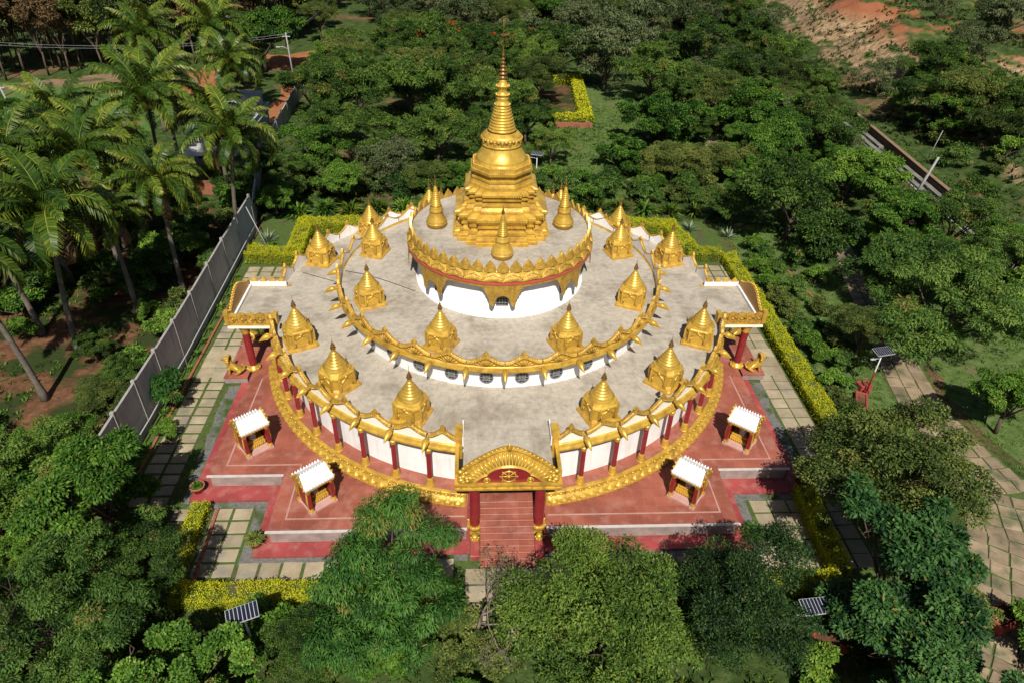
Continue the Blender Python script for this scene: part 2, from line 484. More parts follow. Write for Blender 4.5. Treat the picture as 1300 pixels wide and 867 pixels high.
def bud_mesh():
    mb = MB()
    pts = []; rs = []
    for t, r in [(0, .07), (.08, .12), (.16, .10), (.2, .13), (.36, .185), (.52, .175), (.68, .125), (.82, .075), (.92, .04), (1.0, .008)]:
        pts.append((0, -0.95 * t * math.cos(rad(16)), -0.95 * t * math.sin(rad(16)) + 0.10 * math.sin(PI * t))); rs.append(r)
    mb.tube(pts, rs, 12)
    for k in range(4):
        a = PI / 4 + k * PI / 2
        p2 = [(math.cos(a) * r * 1.04 + p[0], p[1], p[2] + math.sin(a) * r * 1.04) for p, r in zip(pts[3:9], rs[3:9])]
        mb.tube(p2, [.012] * 6, 5, cap=False)
    return mb.mesh('spout', GOLD_S)
BUD = bud_mesh()

def column_mesh(h, r=0.14, cap=True):
    """red shaft with ringed gold foot and capital; mats 0 red 1 gold"""
    mb = MB()
    mb.lathe([(r, 0.5), (r, h - 0.12)], 14, m=0)
    p = []
    for k in range(3):
        z = 0.13 * k
        p += [(r + 0.075 - 0.012 * k, 0.04 + z), (r + 0.10 - 0.012 * k, 0.085 + z), (r + 0.07 - 0.012 * k, 0.13 + z)]
    mb.lathe([(0, 0.0), (r + 0.12, 0.0), (r + 0.12, 0.04)] + p + [(r + 0.06, 0.46), (r + 0.015, 0.56), (r - 0.005, 0.6)], 14, m=1)
    mb.lathe([(r - 0.005, h - 0.3), (r + 0.02, h - 0.24), (r + 0.01, h - 0.18), (r + 0.06, h - 0.1), (r + 0.08, h), (0, h)], 14, m=1)
    return mb.mesh('column', [RED, GOLD])
COLM = column_mesh(4.4 - 1.6)

def bay_edges():
    e = [9.6] + [15.7 + 7.65 * k for k in range(8)] + [75.4]
    return [rad(x) for x in e]
def bay_edges_back():
    n = 11
    return [A_B0 + (rad(180) - A_B0) * i / n for i in range(n + 1)]
for s in (1, -1):
    for edges, front in ((bay_edges(), True), (bay_edges_back(), False)):
        for i in range(len(edges) - 1):
            a0, a1 = sorted((s * (edges[i] + 0.004), s * (edges[i + 1] - 0.004)))
            mbA = arch_panel(a0, a1, 15.42, 4.86, 5.42, 5.86, 0.26, 0.17, q1)
            mbA.build('arch', [GOLD_R, CREAM, WHITE], par1)
        for k, e in enumerate(edges[1:-1]):
            a = s * e
            link('spout', BUD, par1, q1(15.52, a, 5.12), (0, 0, a))
            # little stud block the bud grows from
            link('column', COLM, lower, q1(15.55, a, Z_WALK), (0, 0, a))

# lintel beam behind the column heads, dark grey frieze in the shade
mb = MB()
for s in (1, -1):
    ring1(mb, [(14.93, 4.1), (15.40, 4.1), (15.40, 4.42), (14.93, 4.42)], s * A_F0, s * A_F1, 48)
    ring1(mb, [(14.93, 4.1), (15.40, 4.1), (15.40, 4.42), (14.93, 4.42)], s * A_B0, s * rad(179.9), 60)
mb.build('lintel_ring', WHITE, pag)

# ---- middle tier
mb = MB(); mb.lathe([(10.55, Z1 - 0.02), (10.55, 6.33)], 128)
mid = mb.build('middle_drum', WHITE, pag)
mb = MB(); mb.lathe([(0, Z2 - 0.2), (10.8, Z2 - 0.2), (10.8, Z2), (0, Z2)], 128, smooth=False)
mb.build('middle_roof', CONC, pag)
mb = MB(); mb.lathe([(10.56, 6.22), (10.92, 6.24), (11.08, 6.34), (11.1, 6.48), (11.0, 6.6), (11.02, 6.72), (10.86, 6.74), (10.80, 6.552), (10.56, 6.3)], 160, closed=True)
par2 = mb.build('middle_parapet', GOLD, pag)
st = rad(11.25)
def qq(R, a, z): return pol(R, a, z)
A2 = arch_panel(-st / 2 + 0.003, st / 2 - 0.003, 10.92, 6.73, 7.08, 7.52, 0.24, 0.16, qq, infill=3, recess=0.05)
# relief fan inside each arch
for i in range(7):
    a = -st * 0.3 + st * 0.6 * i / 6
    A2.tube([pol(11.0, a * 0.25, 6.76), pol(11.0, a, 6.76 + 0.42 * math.cos(a / (st * 0.3) * 1.15))], [0.035, 0.05], 5, 0)
A2M = A2.mesh('arch', [GOLD_R, CREAM, WHITE, GOLD])
for k in range(32):
    link('arch', A2M, par2, (0, 0, 0), (0, 0, st * (k + 0.5)))
    link('spout', BUD, par2, pol(11.02, st * k, 6.58), (0, 0, st * k))
def round_window():
    mb = MB()
    mb.lathe([(0, 0), (0.38, 0)], 20, m=0, smooth=False)
    mb.lathe([(0.37, -0.01), (0.37, 0.05), (0.42, 0.05), (0.42, -0.01)], 20, m=1, smooth=False)
    for k in range(-1, 2):
        w = math.sqrt(0.37 ** 2 - (0.18 * k) ** 2)
        mb.box(-w, w, 0.18 * k - 0.016, 0.18 * k + 0.016, 0.005, 0.04, 1)
        mb.box(0.18 * k - 0.016, 0.18 * k + 0.016, -w, w, 0.008, 0.043, 1)
    for k in range(4):
        a = PI / 4 + PI / 2 * k
        mb.lathe([(0.06, 0.01), (0.06, 0.045), (0.1, 0.045), (0.1, 0.01)], 8, m=1, smooth=False, cx=0.19 * math.cos(a), cy=0.19 * math.sin(a))
    return mb.mesh('window', [DARK, GRILLE])
RW = round_window()
for k in range(32):
    a = st * (k + 0.5)
    o = link('window', RW, mid)
    o.matrix_local = Matrix.Translation(pol(10.553, a, 5.62)) @ Matrix.Rotation(a, 4, 'Z') @ Matrix.Rotation(PI / 2, 4, 'X')

# ---- top tier
mb = MB(); mb.lathe([(5.85, Z2 - 0.02), (5.62, Z2 + 0.03), (5.62, 9.2)], 96)
up = mb.build('upper_drum', WHITE, pag)
mb = MB(); mb.lathe([(0, Z3 - 0.15), (5.86, Z3 - 0.15), (5.86, Z3), (0, Z3)], 96, smooth=False)
mb.build('upper_roof', CONC, pag)
mb = MB()
mb.lathe([(5.6, 9.2), (6.22, 9.2), (6.22, 9.33), (6.1, 9.36)], 128, m=0, smooth=False)
mb.lathe([(6.1, 9.36), (6.12, 9.5), (6.05, 9.72), (5.96, 9.86), (5.98, 9.98), (5.86, 10.02), (5.80, 10.145)], 128, m=1)
cor = mb.build('upper_cornice', [REDRIM, GOLD], pag)
# lower row of lotus arches on the cove
def lotus_petal():
    mb = MB()
    W = 0.58; nseg = 10
    def P(u, v, off):
        a = u * W / 6.1
        z = 9.38 + v
        R = 6.13 - 0.30 * max(0, v - 0.1) / 0.6 + off
        return pol(R, a, z)
    def top(u): return 0.20 + 0.34 * math.sqrt(max(0, 1 - u * u)) + 0.07 * max(0, 1 - abs(u) * 4)
    def bot(u): return 0.0 + 0.09 * max(0, 1 - abs(u) * 1.2)
    us = [-1 + 2 * i / nseg for i in range(nseg + 1)]
    vs = []; fs = []
    for u in us:
        b, t = bot(u), top(u)
        for v, o in ((b, 0.0), (b, 0.09), (b + (t - b) * .22, 0.12), (b + (t - b) * .3, 0.06), (b + (t - b) * .66, 0.055), (b + (t - b) * .74, 0.13), (t, 0.10), (t, -0.02)):
            vs.append(P(u, v, o))
    for i in range(nseg):
        for q in range(7): fs.append((i * 8 + q, i * 8 + 8 + q, i * 8 + 9 + q, i * 8 + 1 + q))
    mb.add(vs, fs, 0)
    return mb.mesh('petal', GOLD_R)
LP = lotus_petal()
for k in range(32): link('petal', LP, cor, (0, 0, 0), (0, 0, st * (k + 0.5)))
def crown_leaf():
    mb = MB()
    W = 0.37; rows = [(0.0, 1.0), (0.16, 1.02), (0.32, 0.86), (0.46, 0.62), (0.58, 0.34), (0.68, 0.12), (0.74, 0.0)]
    fr = []; bk = []
    for v, w in rows:
        a = w * W / 5.98
        R = 6.0 - 0.05 * v
        fr.append((pol(R, -a, 9.98 + v), pol(R + 0.07, 0, 9.98 + v), pol(R, a, 9.98 + v)))
        bk.append((pol(R - 0.12, -a, 9.98 + v), pol(R - 0.12, a, 9.98 + v)))
    for i in range(len(rows) - 1):
        A, B = fr[i], fr[i + 1]; C, D = bk[i], bk[i + 1]
        mb.add([A[0], A[1], B[1], B[0]], [(0, 1, 2, 3)], 0); mb.add([A[1], A[2], B[2], B[1]], [(0, 1, 2, 3)], 0)
        mb.add([C[1], C[0], D[0], D[1]], [(0, 1, 2, 3)], 0)
        mb.add([C[0], A[0], B[0], D[0]], [(0, 1, 2, 3)], 1); mb.add([A[2], C[1], D[1], B[2]], [(0, 1, 2, 3)], 1)
    return mb.mesh('crown_leaf', [GOLD_R, GOLD_S])
CL = crown_leaf()
for k in range(48): link('crown_leaf', CL, cor, (0, 0, 0), (0, 0, rad(7.5) * k))
# hanging fringe with eight carved feet
def fringe_z(a):
    s8 = rad(45)
    d = abs((a + s8 / 2) % s8 - s8 / 2) * 6.13          # metres from the nearest foot axis
    if d < 0.46: return 8.02 + 0.42 * math.sqrt(max(0, 1 - (d / 0.46) ** 2))
    if d < 0.50: return 7.95
    if d < 0.80: return 7.76 - 0.12 * max(0, 1 - abs(d - .65) / .08)
    pts = [(0.80, 8.2), (0.9, 8.26), (0.91, 8.5), (1.04, 8.56), (1.05, 8.74), (1.18, 8.8), (1.2, 8.93), (1.4, 9.02), (2.42, 9.05)]
    for (x0, z0), (x1, z1) in zip(pts, pts[1:]):
        if d <= x1: return z0 + (z1 - z0) * (d - x0) / (x1 - x0)
    return 8.95
mb = MB(); nn = 640
vs = []; fs = []
for i in range(nn):
    a = 2 * PI * i / nn; z = fringe_z(a)
    flare = 0.05 * (9.2 - z)
    for r, zz in ((6.10, 9.2), (6.10 + flare, z), (6.17 + flare, z), (6.17, 9.2)): vs.append(pol(r, a, zz))
for i in range(nn):
    j = (i + 1) % nn
    for q in range(4):
        w = (q + 1) % 4; fs.append((i * 4 + q, j * 4 + q, j * 4 + w, i * 4 + w))
mb.add(vs, fs, 0)
mb.build('hanging_fringe', GOLD_R, pag)
def arched_window():
    mb = MB()
    pr = [(-0.36, 0), (0.36, 0)] + [(0.36 * math.cos(PI * i / 10), 0.42 + 0.36 * math.sin(PI * i / 10)) for i in range(11)]
    mb.add([(x, 0, z) for x, z in pr], [tuple(range(len(pr)))], 0)
    fr = [(-0.36, 0)] + [(0.36 * math.cos(PI - PI * i / 10), 0.42 + 0.36 * math.sin(PI * i / 10)) for i in range(11)] + [(0.36, 0), (-0.36, 0)]
    mb.tube([(x, -0.01, z) for x, z in fr], 0.035, 5, 1)
    for x in (-0.18, 0, 0.18): mb.box(x - 0.014, x + 0.014, -0.035, -0.005, 0, 0.76, 1)
    for z in (0.18, 0.38, 0.56): mb.box(-0.35, 0.35, -0.03, -0.002, z - 0.012, z + 0.012, 1)
    return mb.mesh('window', [DARK, GRILLE])
AW = arched_window()
for k in range(8):
    a = rad(45) * k
    link('window', AW, up, pol(5.632, a, 7.45), (0, 0, a))

# ---- lotus plinth ring between platform and walkway
mb = MB()
ring_prof = [(16.28, 0.90), (16.28, 1.02), (16.16, 1.06), (16.22, 1.16), (16.16, 1.30), (15.98, 1.36), (15.94, 1.46), (16.02, 1.54), (15.96, 1.64), (15.78, 1.66), (15.70, 1.60), (15.70, 0.9)]
def q0(R, a, z): return q1(R, a, z)
aP = math.acos(3.3 / 16.0)
for s in (1, -1):
    ring1(mb, ring_prof, s * rad(8.0), s * rad(78.5), 80)
    ring1(mb, ring_prof, s * rad(93), s * rad(179.9), 80)
plinth = mb.build('lotus_plinth', GOLD, pag)
mb = MB()
for s in (1, -1):
    for lo, hi in ((8.4, 78.2), (93.4, 179.5)):
        nP = int((hi - lo) / 2.05)
        for i in range(nP):
            a = s * rad(lo + (hi - lo) * (i + 0.5) / nP); w = 0.25 / 16
            # lower petal: fat rounded scale; upper rib
            vsx = [q1(16.2, a - w, 1.05), q1(16.36, a - w * .5, 1.03), q1(16.36, a + w * .5, 1.03), q1(16.2, a + w, 1.05),
                   q1(16.2, a - w * .9, 1.22), q1(16.34, a - w * .4, 1.2), q1(16.34, a + w * .4, 1.2), q1(16.2, a + w * .9, 1.22), q1(16.12, a, 1.35)]
            mb.add(vsx, [(0, 1, 5, 4), (1, 2, 6, 5), (2, 3, 7, 6), (4, 5, 8), (5, 6, 8), (6, 7, 8)], 0)
            mb.box(-0.045, 0.045, -0.05, 0.05, 1.38, 1.665, 0, Matrix.Translation(q1(15.98, a + w * 0.5, 0)) @ Matrix.Rotation(a, 4, 'Z'))
            mb.sphere(q1(16.0, a - w * 0.5, 1.5), 0.11, 6, 4, 0, (1, 1, 0.8))
o = mb.build('lotus_petals', GOLD_S, plinth); tag(o, kind='stuff')
# walkway floor
mb = MB()
wp = [(lambda v: (v.x, v.y))(q1(15.75, -PI + 2 * PI * i / 144, 0)) for i in range(144)]
mb.prism(wp, 0.5, Z_WALK)
mb.build('walkway_floor', TILE, pag)

# ---- front porch
mb = MB()
mb.box(-2.66, 2.66, -17.62, -14.95, 3.9, 4.02, 1)  # porch ceiling in near-black, its shade painted in
mb.box(-2.72, 2.72, -17.70, -17.35, 4.02, 4.12, 0)
mb.box(-2.62, 2.62, -17.62, -17.35, 4.12, 4.34, 0)
mb.box(-2.74, 2.74, -17.74, -17.35, 4.34, 4.46, 0)
for s in (1, -1):
    mb.box(s * 2.62 - 0.1, s * 2.62 + 0.1, -17.34, -15.3, 4.021, 5.0, 0)
fp = mb.build('front_porch', [GOLD, DARK], pag)
for i in range(9):                                # rosettes on the cornice
    x = -2.4 + 4.8 * i / 8
    m2 = MB(); m2.sphere((0, 0, 0), 0.085, 8, 5, 0, (1.3, 0.6, 1)); m2.build('rosette', GOLD_S, fp, (x, -17.62, 4.23))
def porch_column():
    mb = MB(); r = 0.27
    mb.lathe([(r, 0.66), (r, 3.7)], 20, m=0)
    # fluted lotus foot: narrow stem flaring into a bowl
    mb.lathe([(0, 0.0), (0.34, 0.0), (0.34, 0.1), (0.26, 0.16), (0.24, 0.3), (0.30, 0.42), (0.44, 0.56), (0.47, 0.68), (0.43, 0.78), (0.34, 0.8), (0.26, 0.74)], 20, m=1)
    for k in range(12):
        a = 2 * PI * k / 12
        mb.sphere((0.42 * math.cos(a), 0.42 * math.sin(a), 0.72), 0.085, 6, 5, 1, (1, 1, 1.5))
    mb.lathe([(r, 3.55), (r + 0.06, 3.62), (r + 0.03, 3.7), (r + 0.12, 3.8), (r + 0.14, 3.9), (0, 3.9)], 20, m=1)
    return mb.mesh('column', [RED, GOLD_S])
PCM = porch_column()
for s in (1, -1):
    link('column', PCM, fp, (s * 1.73, -17.03, 0.0))
    m2 = MB(); m2.lathe([(0, .341), (.2, .341), (.24, .4), (.17, .5), (.2, .62), (.12, .7), (0, .72)], 12, cx=s * 1.73, cy=-17.8)
    for k in range(8): m2.sphere((s * 1.73 + .2 * math.cos(k * PI / 4), -17.8 + .2 * math.sin(k * PI / 4), .45), .07, 6, 4, 0, (1, 1, 1.5))
    m2.build('vase', GOLD_S, fp)
# column plinths beside the stair
for s in (1, -1):
    m2 = MB(); m2.bbox(s * 1.72 - 0.25, s * 1.72 + 0.25, -18.9, -17.55, 0.0, 0.34, 0.03, 0); m2.bbox(s * 1.77 - 0.32, s * 1.77 + 0.32, -16.7, -15.5, 0.0, 1.58, 0.03, 0); m2.build('stair_cheek', APRON, fp)
# pediment: carved arch with ribs, red tympanum and the wheel
def ped_curve(w, z0, h, n=48, lob=0.0):
    out = []
    for i in range(n + 1):
        t = -1 + 2 * i / n; u = abs(t)
        e = 0.5 + 0.5 * math.cos(PI * u ** 0.9)
        z = z0 + h * (e * (1 - lob) + lob * math.sqrt(max(0, 1 - u * u)))
        out.append((w * t, z))
    return out
n = 48
def trilobe(n):
    out = []
    for i in range(n + 1):
        t = -1 + 2 * i / n; u = abs(t); x = 1.72 * t
        if u < 0.62: z = 4.88 + 0.72 * math.sqrt(max(0, 1 - (u / 0.64) ** 2))
        else: z = 4.46 + 0.56 * max(0, 1 - ((u - 0.62) / 0.40) ** 1.5)
        out.append((x, max(4.47, z)))
    return out
inner = trilobe(n); outer = ped_curve(2.5, 4.72, 1.9, n, 0.62)
mb = MB()
ys, yo = -17.58, -17.30
vs = []; fs = []
for (xi, zi), (xo, zo) in zip(inner, outer):
    vs += [(xi, ys - 0.05, zi), (xi * 1.02, ys - 0.17, zi + 0.10), (xi * 1.04, ys - 0.06, zi + 0.2), (xo * .96, yo - 0.06, zo - 0.16), (xo, yo - 0.10, zo - 0.06), (xo, yo + 0.02, zo), (xo, yo + 0.22, zo - 0.04), (xo * .9, yo + 0.22, 4.5)]
for i in range(n):
    for q in range(7): fs.append((i * 8 + q, i * 8 + 8 + q, i * 8 + 9 + q, i * 8 + q + 1))
mb.add(vs, fs, 0)
ped = mb.build('pediment', GOLD, fp)
smart_smooth(ped.data, 30)
mb = MB()
tv = [(x, ys + 0.02, z) for x, z in inner] + [(x, ys + 0.02, 4.44) for x, z in inner]
mb.add(tv, [(i, i + 1, i + n + 2, i + n + 1) for i in range(n)], 0)
mb.build('tympanum', RED, ped)
mb = MB()                                         # the ribs between inner and outer arch
for i in range(1, n, 2):
    (xi, zi), (xo, zo) = inner[i], outer[i]
    a = Vector((xi * 1.04, ys - 0.08, zi + 0.22)); b = Vector((xo * .96, yo - 0.09, zo - 0.17))
    if (b - a).length > 0.12:
        mb.tube([a, a.lerp(b, .5) + Vector((0, -0.03, 0)), b], 0.05, 6, 0)
for s in (1, -1):                                 # scroll bosses at the springing
    for k in range(9):
        mb.sphere((s * (2.08 + 0.19 * (k % 3) + .06 * math.sin(k * 2.3)), -17.62 + 0.03 * k, 4.6 + 0.2 * (k // 3) + .05 * math.cos(k * 3.1)), 0.11 + .05 * ((k * 7) % 3) / 2, 8, 5, 0, (1.2, .8, .9))
    mb.lathe([(0.0, -0.12), (0.26, -0.12), (0.3, -0.05), (0.3, 0.0)], 16, m=0, cx=s * 2.3, cy=0) if False else None
mb.build('rib_fan', GOLD_S, ped)
mb = MB(); mb.tube([(0, yo - 0.02, 6.5), (0, yo, 6.7), (0, yo + 0.03, 6.95)], [0.14, 0.12, 0.02], 8); mb.build('finial', GOLD_S, ped)
mb = MB()
for x, z in outer[2:-2:2]: mb.sphere((x, yo + 0.0, z + 0.02), 0.075, 6, 4)
mb.build('bead_edging', GOLD_S, ped)
# wheel of eight spokes
mb = MB(); R = 0.5; c0 = (0, -17.64, 4.97)
def circ(r, k=32): return [(c0[0] + r * math.cos(2 * PI * i / k), c0[1], c0[2] + r * math.sin(2 * PI * i / k)) for i in range(k + 1)]
mb.tube(circ(0.36), 0.042, 8, cap=False); mb.sphere(c0, 0.09, 10, 6)
for k in range(8):
    a = PI / 4 * k + PI / 8 * 0
    mb.tube([c0, (c0[0] + 0.44 * math.cos(a), c0[1], c0[2] + 0.44 * math.sin(a))], [0.03, 0.026], 6)
    mb.sphere((c0[0] + 0.44 * math.cos(a), c0[1], c0[2] + 0.44 * math.sin(a)), 0.04, 6, 4)
mb.build('wheel', GOLD_S, ped)
for s in (1, -1):
    mb = MB()
    mb.tube([(s * 1.1 + 0.15 * math.cos(2 * PI * i / 20), -17.61, 4.68 + 0.15 * math.sin(2 * PI * i / 20)) for i in range(21)], 0.05, 6, cap=False)
    mb.sphere((s * 1.1, -17.6, 4.68), 0.1, 8, 5, 0, (1, .6, 1)); mb.build('medallion', GOLD_S, ped)
# gold pilasters where the parapet stops beside the porch
for s in (1, -1):
    mb = MB(); mb.box(min(s * 2.36, s * 2.72), max(s * 2.36, s * 2.72), -15.42, -14.6, Z_WALK, 5.66, 0)
    mb.box(min(s * 2.33, s * 2.75), max(s * 2.33, s * 2.75), -15.46, -14.56, 5.66, 5.74, 0)
    mb.build('pilaster', GOLD, fp)
    mb = MB(); mb.box(min(s * 2.30, s * 2.359), max(s * 2.30, s * 2.359), -15.4, -14.0, 4.9, 5.5); mb.build('side_curb', WHITE, fp)

# stair
for i in range(11):
    z1 = Z_WALK - 0.0 - i * 0.145
    if z1 < 0.1: break
    y1 = -16.0 - i * 0.305
    mb = MB(); mb.bbox(-1.44, 1.44, y1 - 0.305 - (0.03), y1, 0.0 if i > 3 else 0.3, z1 - 0.002, 0.015)
    mb.build('step', TILE, fp)
mb = MB(); mb.box(-1.44, 1.44, -16.0, -14.9, 0.5, Z_WALK + 0.006); mb.build('stair_landing', TILE, fp)

# ---- side porches
for s in (-1, 1):
    def X(a, b): return (min(s * a, s * b), max(s * a, s * b))
    mb = MB()
    # cornice beam along front, end and rear of the porch roof
    x0, x1 = X(14.75, PX + 0.12)
    mb.box(x0, x1, PY0 - 0.12, PY0 + 0.1, 4.62, 4.78, 1); mb.box(x0, x1, PY0 - 0.06, PY0 + 0.1, 4.78, 4.92, 0)
    mb.box(x0, x1, PY1 - 0.1, PY1 + 0.12, 4.62, 4.92, 0)
    xa, xb = X(PX - 0.1, PX + 0.10)
    mb.box(xa, xb, PY0 + 0.1, PY1 - 0.1, 4.62, 4.92, 0)
    sp = mb.build('side_porch', [GOLD, CREAM], pag)
    # front parapet of square relief panels
    for k in range(5):
        w = (PX - 14.75) / 5
        a, b = X(14.77 + w * k, 14.77 + w * (k + 1) - 0.02)
        mb = MB(); mb.box(a, b, PY0 - 0.05, PY0 + 0.08, 4.921, 5.62, 0)
        cx = (a + b) / 2; hw = w / 2 - 0.05
        dm = [(cx, 5.03), (cx + hw, 5.27), (cx, 5.52), (cx - hw, 5.27)]
        mb.tube([(x, PY0 - 0.07, z) for x, z in dm + [dm[0]]], 0.035, 5, 0, cap=False)
        mb.sphere((cx, PY0 - 0.06, 5.27), 0.1, 8, 5, 0, (1, .6, 1))
        mb.add([(a, PY0 - 0.05, 5.62), (b, PY0 - 0.05, 5.62), (b, PY0 + 0.08, 5.62), (a, PY0 + 0.08, 5.62), (cx, PY0 - 0.02, 5.78), (cx, PY0 + 0.05, 5.78)], [(0, 1, 4), (2, 3, 5), (0, 4, 5, 3), (1, 2, 5, 4)], 0)
        mb.build('relief_panel', GOLD_R, sp)
    # rear parapet: white upstand with small gold triangles
    a, b = X(15.1, PX - 0.1)
    mb = MB(); mb.box(a, b, PY1 - 0.06, PY1 + 0.06, 4.921, 5.3, 0); mb.build('rear_upstand', WHITE, sp)
    for k in range(4):
        w = (b - a) / 4; xx = a + w * (k + 0.5)
        mb = MB(); mb.add([(xx - w * .45, PY1 - 0.08, 5.302), (xx + w * .45, PY1 - 0.08, 5.302), (xx + w * .45, PY1 + 0.06, 5.302), (xx - w * .45, PY1 + 0.06, 5.302), (xx, PY1 - 0.01, 5.68)], [(0, 1, 4), (1, 2, 4), (2, 3, 4), (3, 0, 4), (3, 2, 1, 0)], 0)
        mb.build('crown_point', GOLD, sp)
    # gable screen at the outer end: thick board with arched top and curled ends
    n = 24; vs = []
    for i in range(n + 1):
        t = -1 + 2 * i / n; u = abs(t)
        y = (PY0 + PY1) / 2 + t * (PY1 - PY0) / 2 * 1.02
        z = 5.05 + 1.25 * (0.25 + 0.75 * (0.5 + 0.5 * math.cos(PI * u))) * (1 if u < 0.93 else 0.9)
        vs += [(s * (PX - 0.06), y, 4.921), (s * (PX - 0.06), y, z), (s * (PX + 0.10), y, z + 0.03), (s * (PX + 0.10), y, 4.921)]
    mb = MB(); mb.add(vs, [(i * 4, i * 4 + 4, i * 4 + 5, i * 4 + 1) for i in range(n)], 1)
    mb.add(vs, [(i * 4 + 1, i * 4 + 5, i * 4 + 6, i * 4 + 2) for i in range(n)] + [(i * 4 + 2, i * 4 + 6, i * 4 + 7, i * 4 + 3) for i in range(n)], 0)
    mb.add(vs[:4], [(0, 1, 2, 3)], 0); mb.add(vs[-4:], [(3, 2, 1, 0)], 0)
    g = mb.build('gable_screen', [GOLD, GOLD_B], sp)
    mb = MB()
    for i in range(1, n): mb.sphere((s * (PX + 0.04), vs[i * 4 + 1][1], vs[i * 4 + 1][2] + 0.05), 0.1, 6, 4)
    mb.build('bead_edging', GOLD_S, g)
    mb = MB(); a, b = X(PX - 0.08, PX + 0.2); mb.box(a, b, PY0 - 0.14, PY0 + 0.2, 4.93, 5.9); mb.build('corner_block', GOLD_S, g)
    mb = MB(); a, b = X(PX - 0.2, PX - 0.065); mb.box(a, b, PY0 + 0.12, PY1 - 0.12, 4.903, 5.1); mb.build('curb', WHITE, g)
    # return wing of the parapet towards the drum
    for (yy, aa) in ((PY0, A_F1),):
        p = q1(15.45, aa, 0)
        mb = MB(); xa, xb = X(14.55, 14.8)
        mb.box(xa, xb, -4.1, PY0 + 0.3, 4.4, 5.75); mb.build('corner_block', GOLD, sp)
    # columns
    def side_col():
        mb = MB(); r = 0.25
        mb.lathe([(r, 0.3), (r, 3.3)], 18, m=0)
        mb.lathe([(0, 0), (0.46, 0), (0.5, 0.1), (0.42, 0.2), (0.3, 0.28), (r, 0.36)], 18, m=1)
        for k in range(12): mb.sphere((0.4 * math.cos(k * PI / 6), 0.4 * math.sin(k * PI / 6), 0.14), 0.1, 6, 4, 1)
        mb.lathe([(r, 2.95), (r + 0.05, 3.05), (r + 0.02, 3.15), (r + 0.13, 3.4), (r + 0.2, 3.68), (0, 3.68)], 18, m=1)
        return mb.mesh('column', [RED, GOLD_S])
    SC = side_col()
    for yy in (-3.45, 0.5): link('column', SC, sp, (s * 17.0, yy, Z_PLAT))

tag(roof1, label='grey concrete terrace around the drum, streaked and faintly stained')
# ================================================================ the golden stupa on the top terrace
stupa = thing('golden_stupa', 'tall golden stupa with bell and ringed spire on the topmost terrace', 'stupa', (0, 0, Z3))
def redent(h):
    """square plan whose corners step back three times"""
    q = [(0.54, 1.0), (0.54, 0.91), (0.73, 0.91), (0.73, 0.73), (0.91, 0.73), (0.91, 0.54), (1.0, 0.54)]
    pts = []
    for k in range(4):
        for x, y in q: pts.append(rot2((x * h, y * h), -k * PI / 2))
    return pts
def tier(prof, plan, mat, name):
    mb = MB(); mb.stack([(plan(h), z) for h, z in prof]); return mb.build(name, mat, stupa)
t1 = tier([(3.12, 0.0), (3.12, 0.22), (3.02, 0.24), (3.02, 0.4), (2.9, 0.46), (2.84, 0.66), (2.9, 0.68), (2.9, 0.80), (2.66, 0.86), (2.64, 1.06), (2.78, 1.10), (2.78, 1.22), (2.66, 1.25), (2.7, 1.34),
           (2.82, 1.42), (2.9, 1.56), (2.94, 1.58), (2.94, 1.74), (2.84, 1.80), (2.5, 1.92)], redent, GOLD, 'lower_terrace')
t2 = tier([(2.52, 1.86), (2.5, 2.06), (2.42, 2.1), (2.3, 2.32), (2.36, 2.34), (2.36, 2.46), (2.04, 2.52), (2.02, 2.66), (2.22, 2.69), (2.22, 2.8), (2.04, 2.83), (2.2, 2.94), (2.28, 2.97), (2.28, 3.1), (2.2, 3.15), (2.0, 3.24)], redent, GOLD, 'upper_terrace')
def octp(h): return [rot2((h / math.cos(PI / 8), 0), PI / 8 + k * PI / 4) for k in range(8)]
t3 = tier([(2.0, 3.18), (1.98, 3.42), (1.88, 3.46), (1.80, 3.66), (1.86, 3.68), (1.86, 3.8), (1.70, 3.84), (1.68, 4.02), (1.78, 4.06), (1.9, 4.14), (1.92, 4.3), (1.84, 4.34), (1.8, 4.5), (1.7, 4.56)], octp, GOLD, 'octagon_terrace')
# lappet fringes: rows of small pendants along the cornices
def fringe(plan_pts, z, size, parent, name):
    mb = MB(); n = len(plan_pts)
    for i in range(n):
        a = Vector((*plan_pts[i], z)); b = Vector((*plan_pts[(i + 1) % n], z)); L = (b - a).length
        m = int(L / size)
        for k in range(m):
            p = a.lerp(b, (k + 0.5) / m); d = (b - a).normalized(); nrm = Vector((d.y, -d.x, 0))
            if nrm.dot(p) < 0: nrm = -nrm
            w = size * 0.4
            mb.add([p + d * w + nrm * .03, p - d * w + nrm * .03, p - d * w * .5 + nrm * .04 - Vector((0, 0, .12)), p + d * w * .5 + nrm * .04 - Vector((0, 0, .12)), p + nrm * .02 - Vector((0, 0, .17))], [(0, 1, 2, 3), (3, 2, 4)])
    o = mb.build(name, GOLD_S, parent); tag(o, kind='stuff')
fringe(redent(2.94), 1.72, 0.16, t1, 'pendant_fringe'); fringe(redent(2.28), 3.08, 0.15, t2, 'pendant_fringe'); fringe(octp(1.92), 4.28, 0.13, t3, 'pendant_fringe')
fringe(octp(1.8), 4.5, 0.12, t3, 'pendant_fringe')
mb = MB()
for k in range(8):
    for u in np.linspace(-0.9, 0.9, 12):
        p = rot2((1.76, u * 0.73), k * PI / 4); mb.sphere((p[0], p[1], 4.555), 0.06, 6, 4)
tag(mb.build('bead_row', GOLD_S, t3), kind='stuff')
mb = MB()
mb.lathe([(1.66, 4.5), (1.66, 4.62), (1.58, 4.66), (1.6, 4.74), (1.56, 4.82), (1.5, 4.95), (1.36, 5.14), (1.26, 5.34), (1.20, 5.5), (1.18, 5.58)], 64)
bell = mb.build('bell', GOLD_S, stupa)
mb = MB()
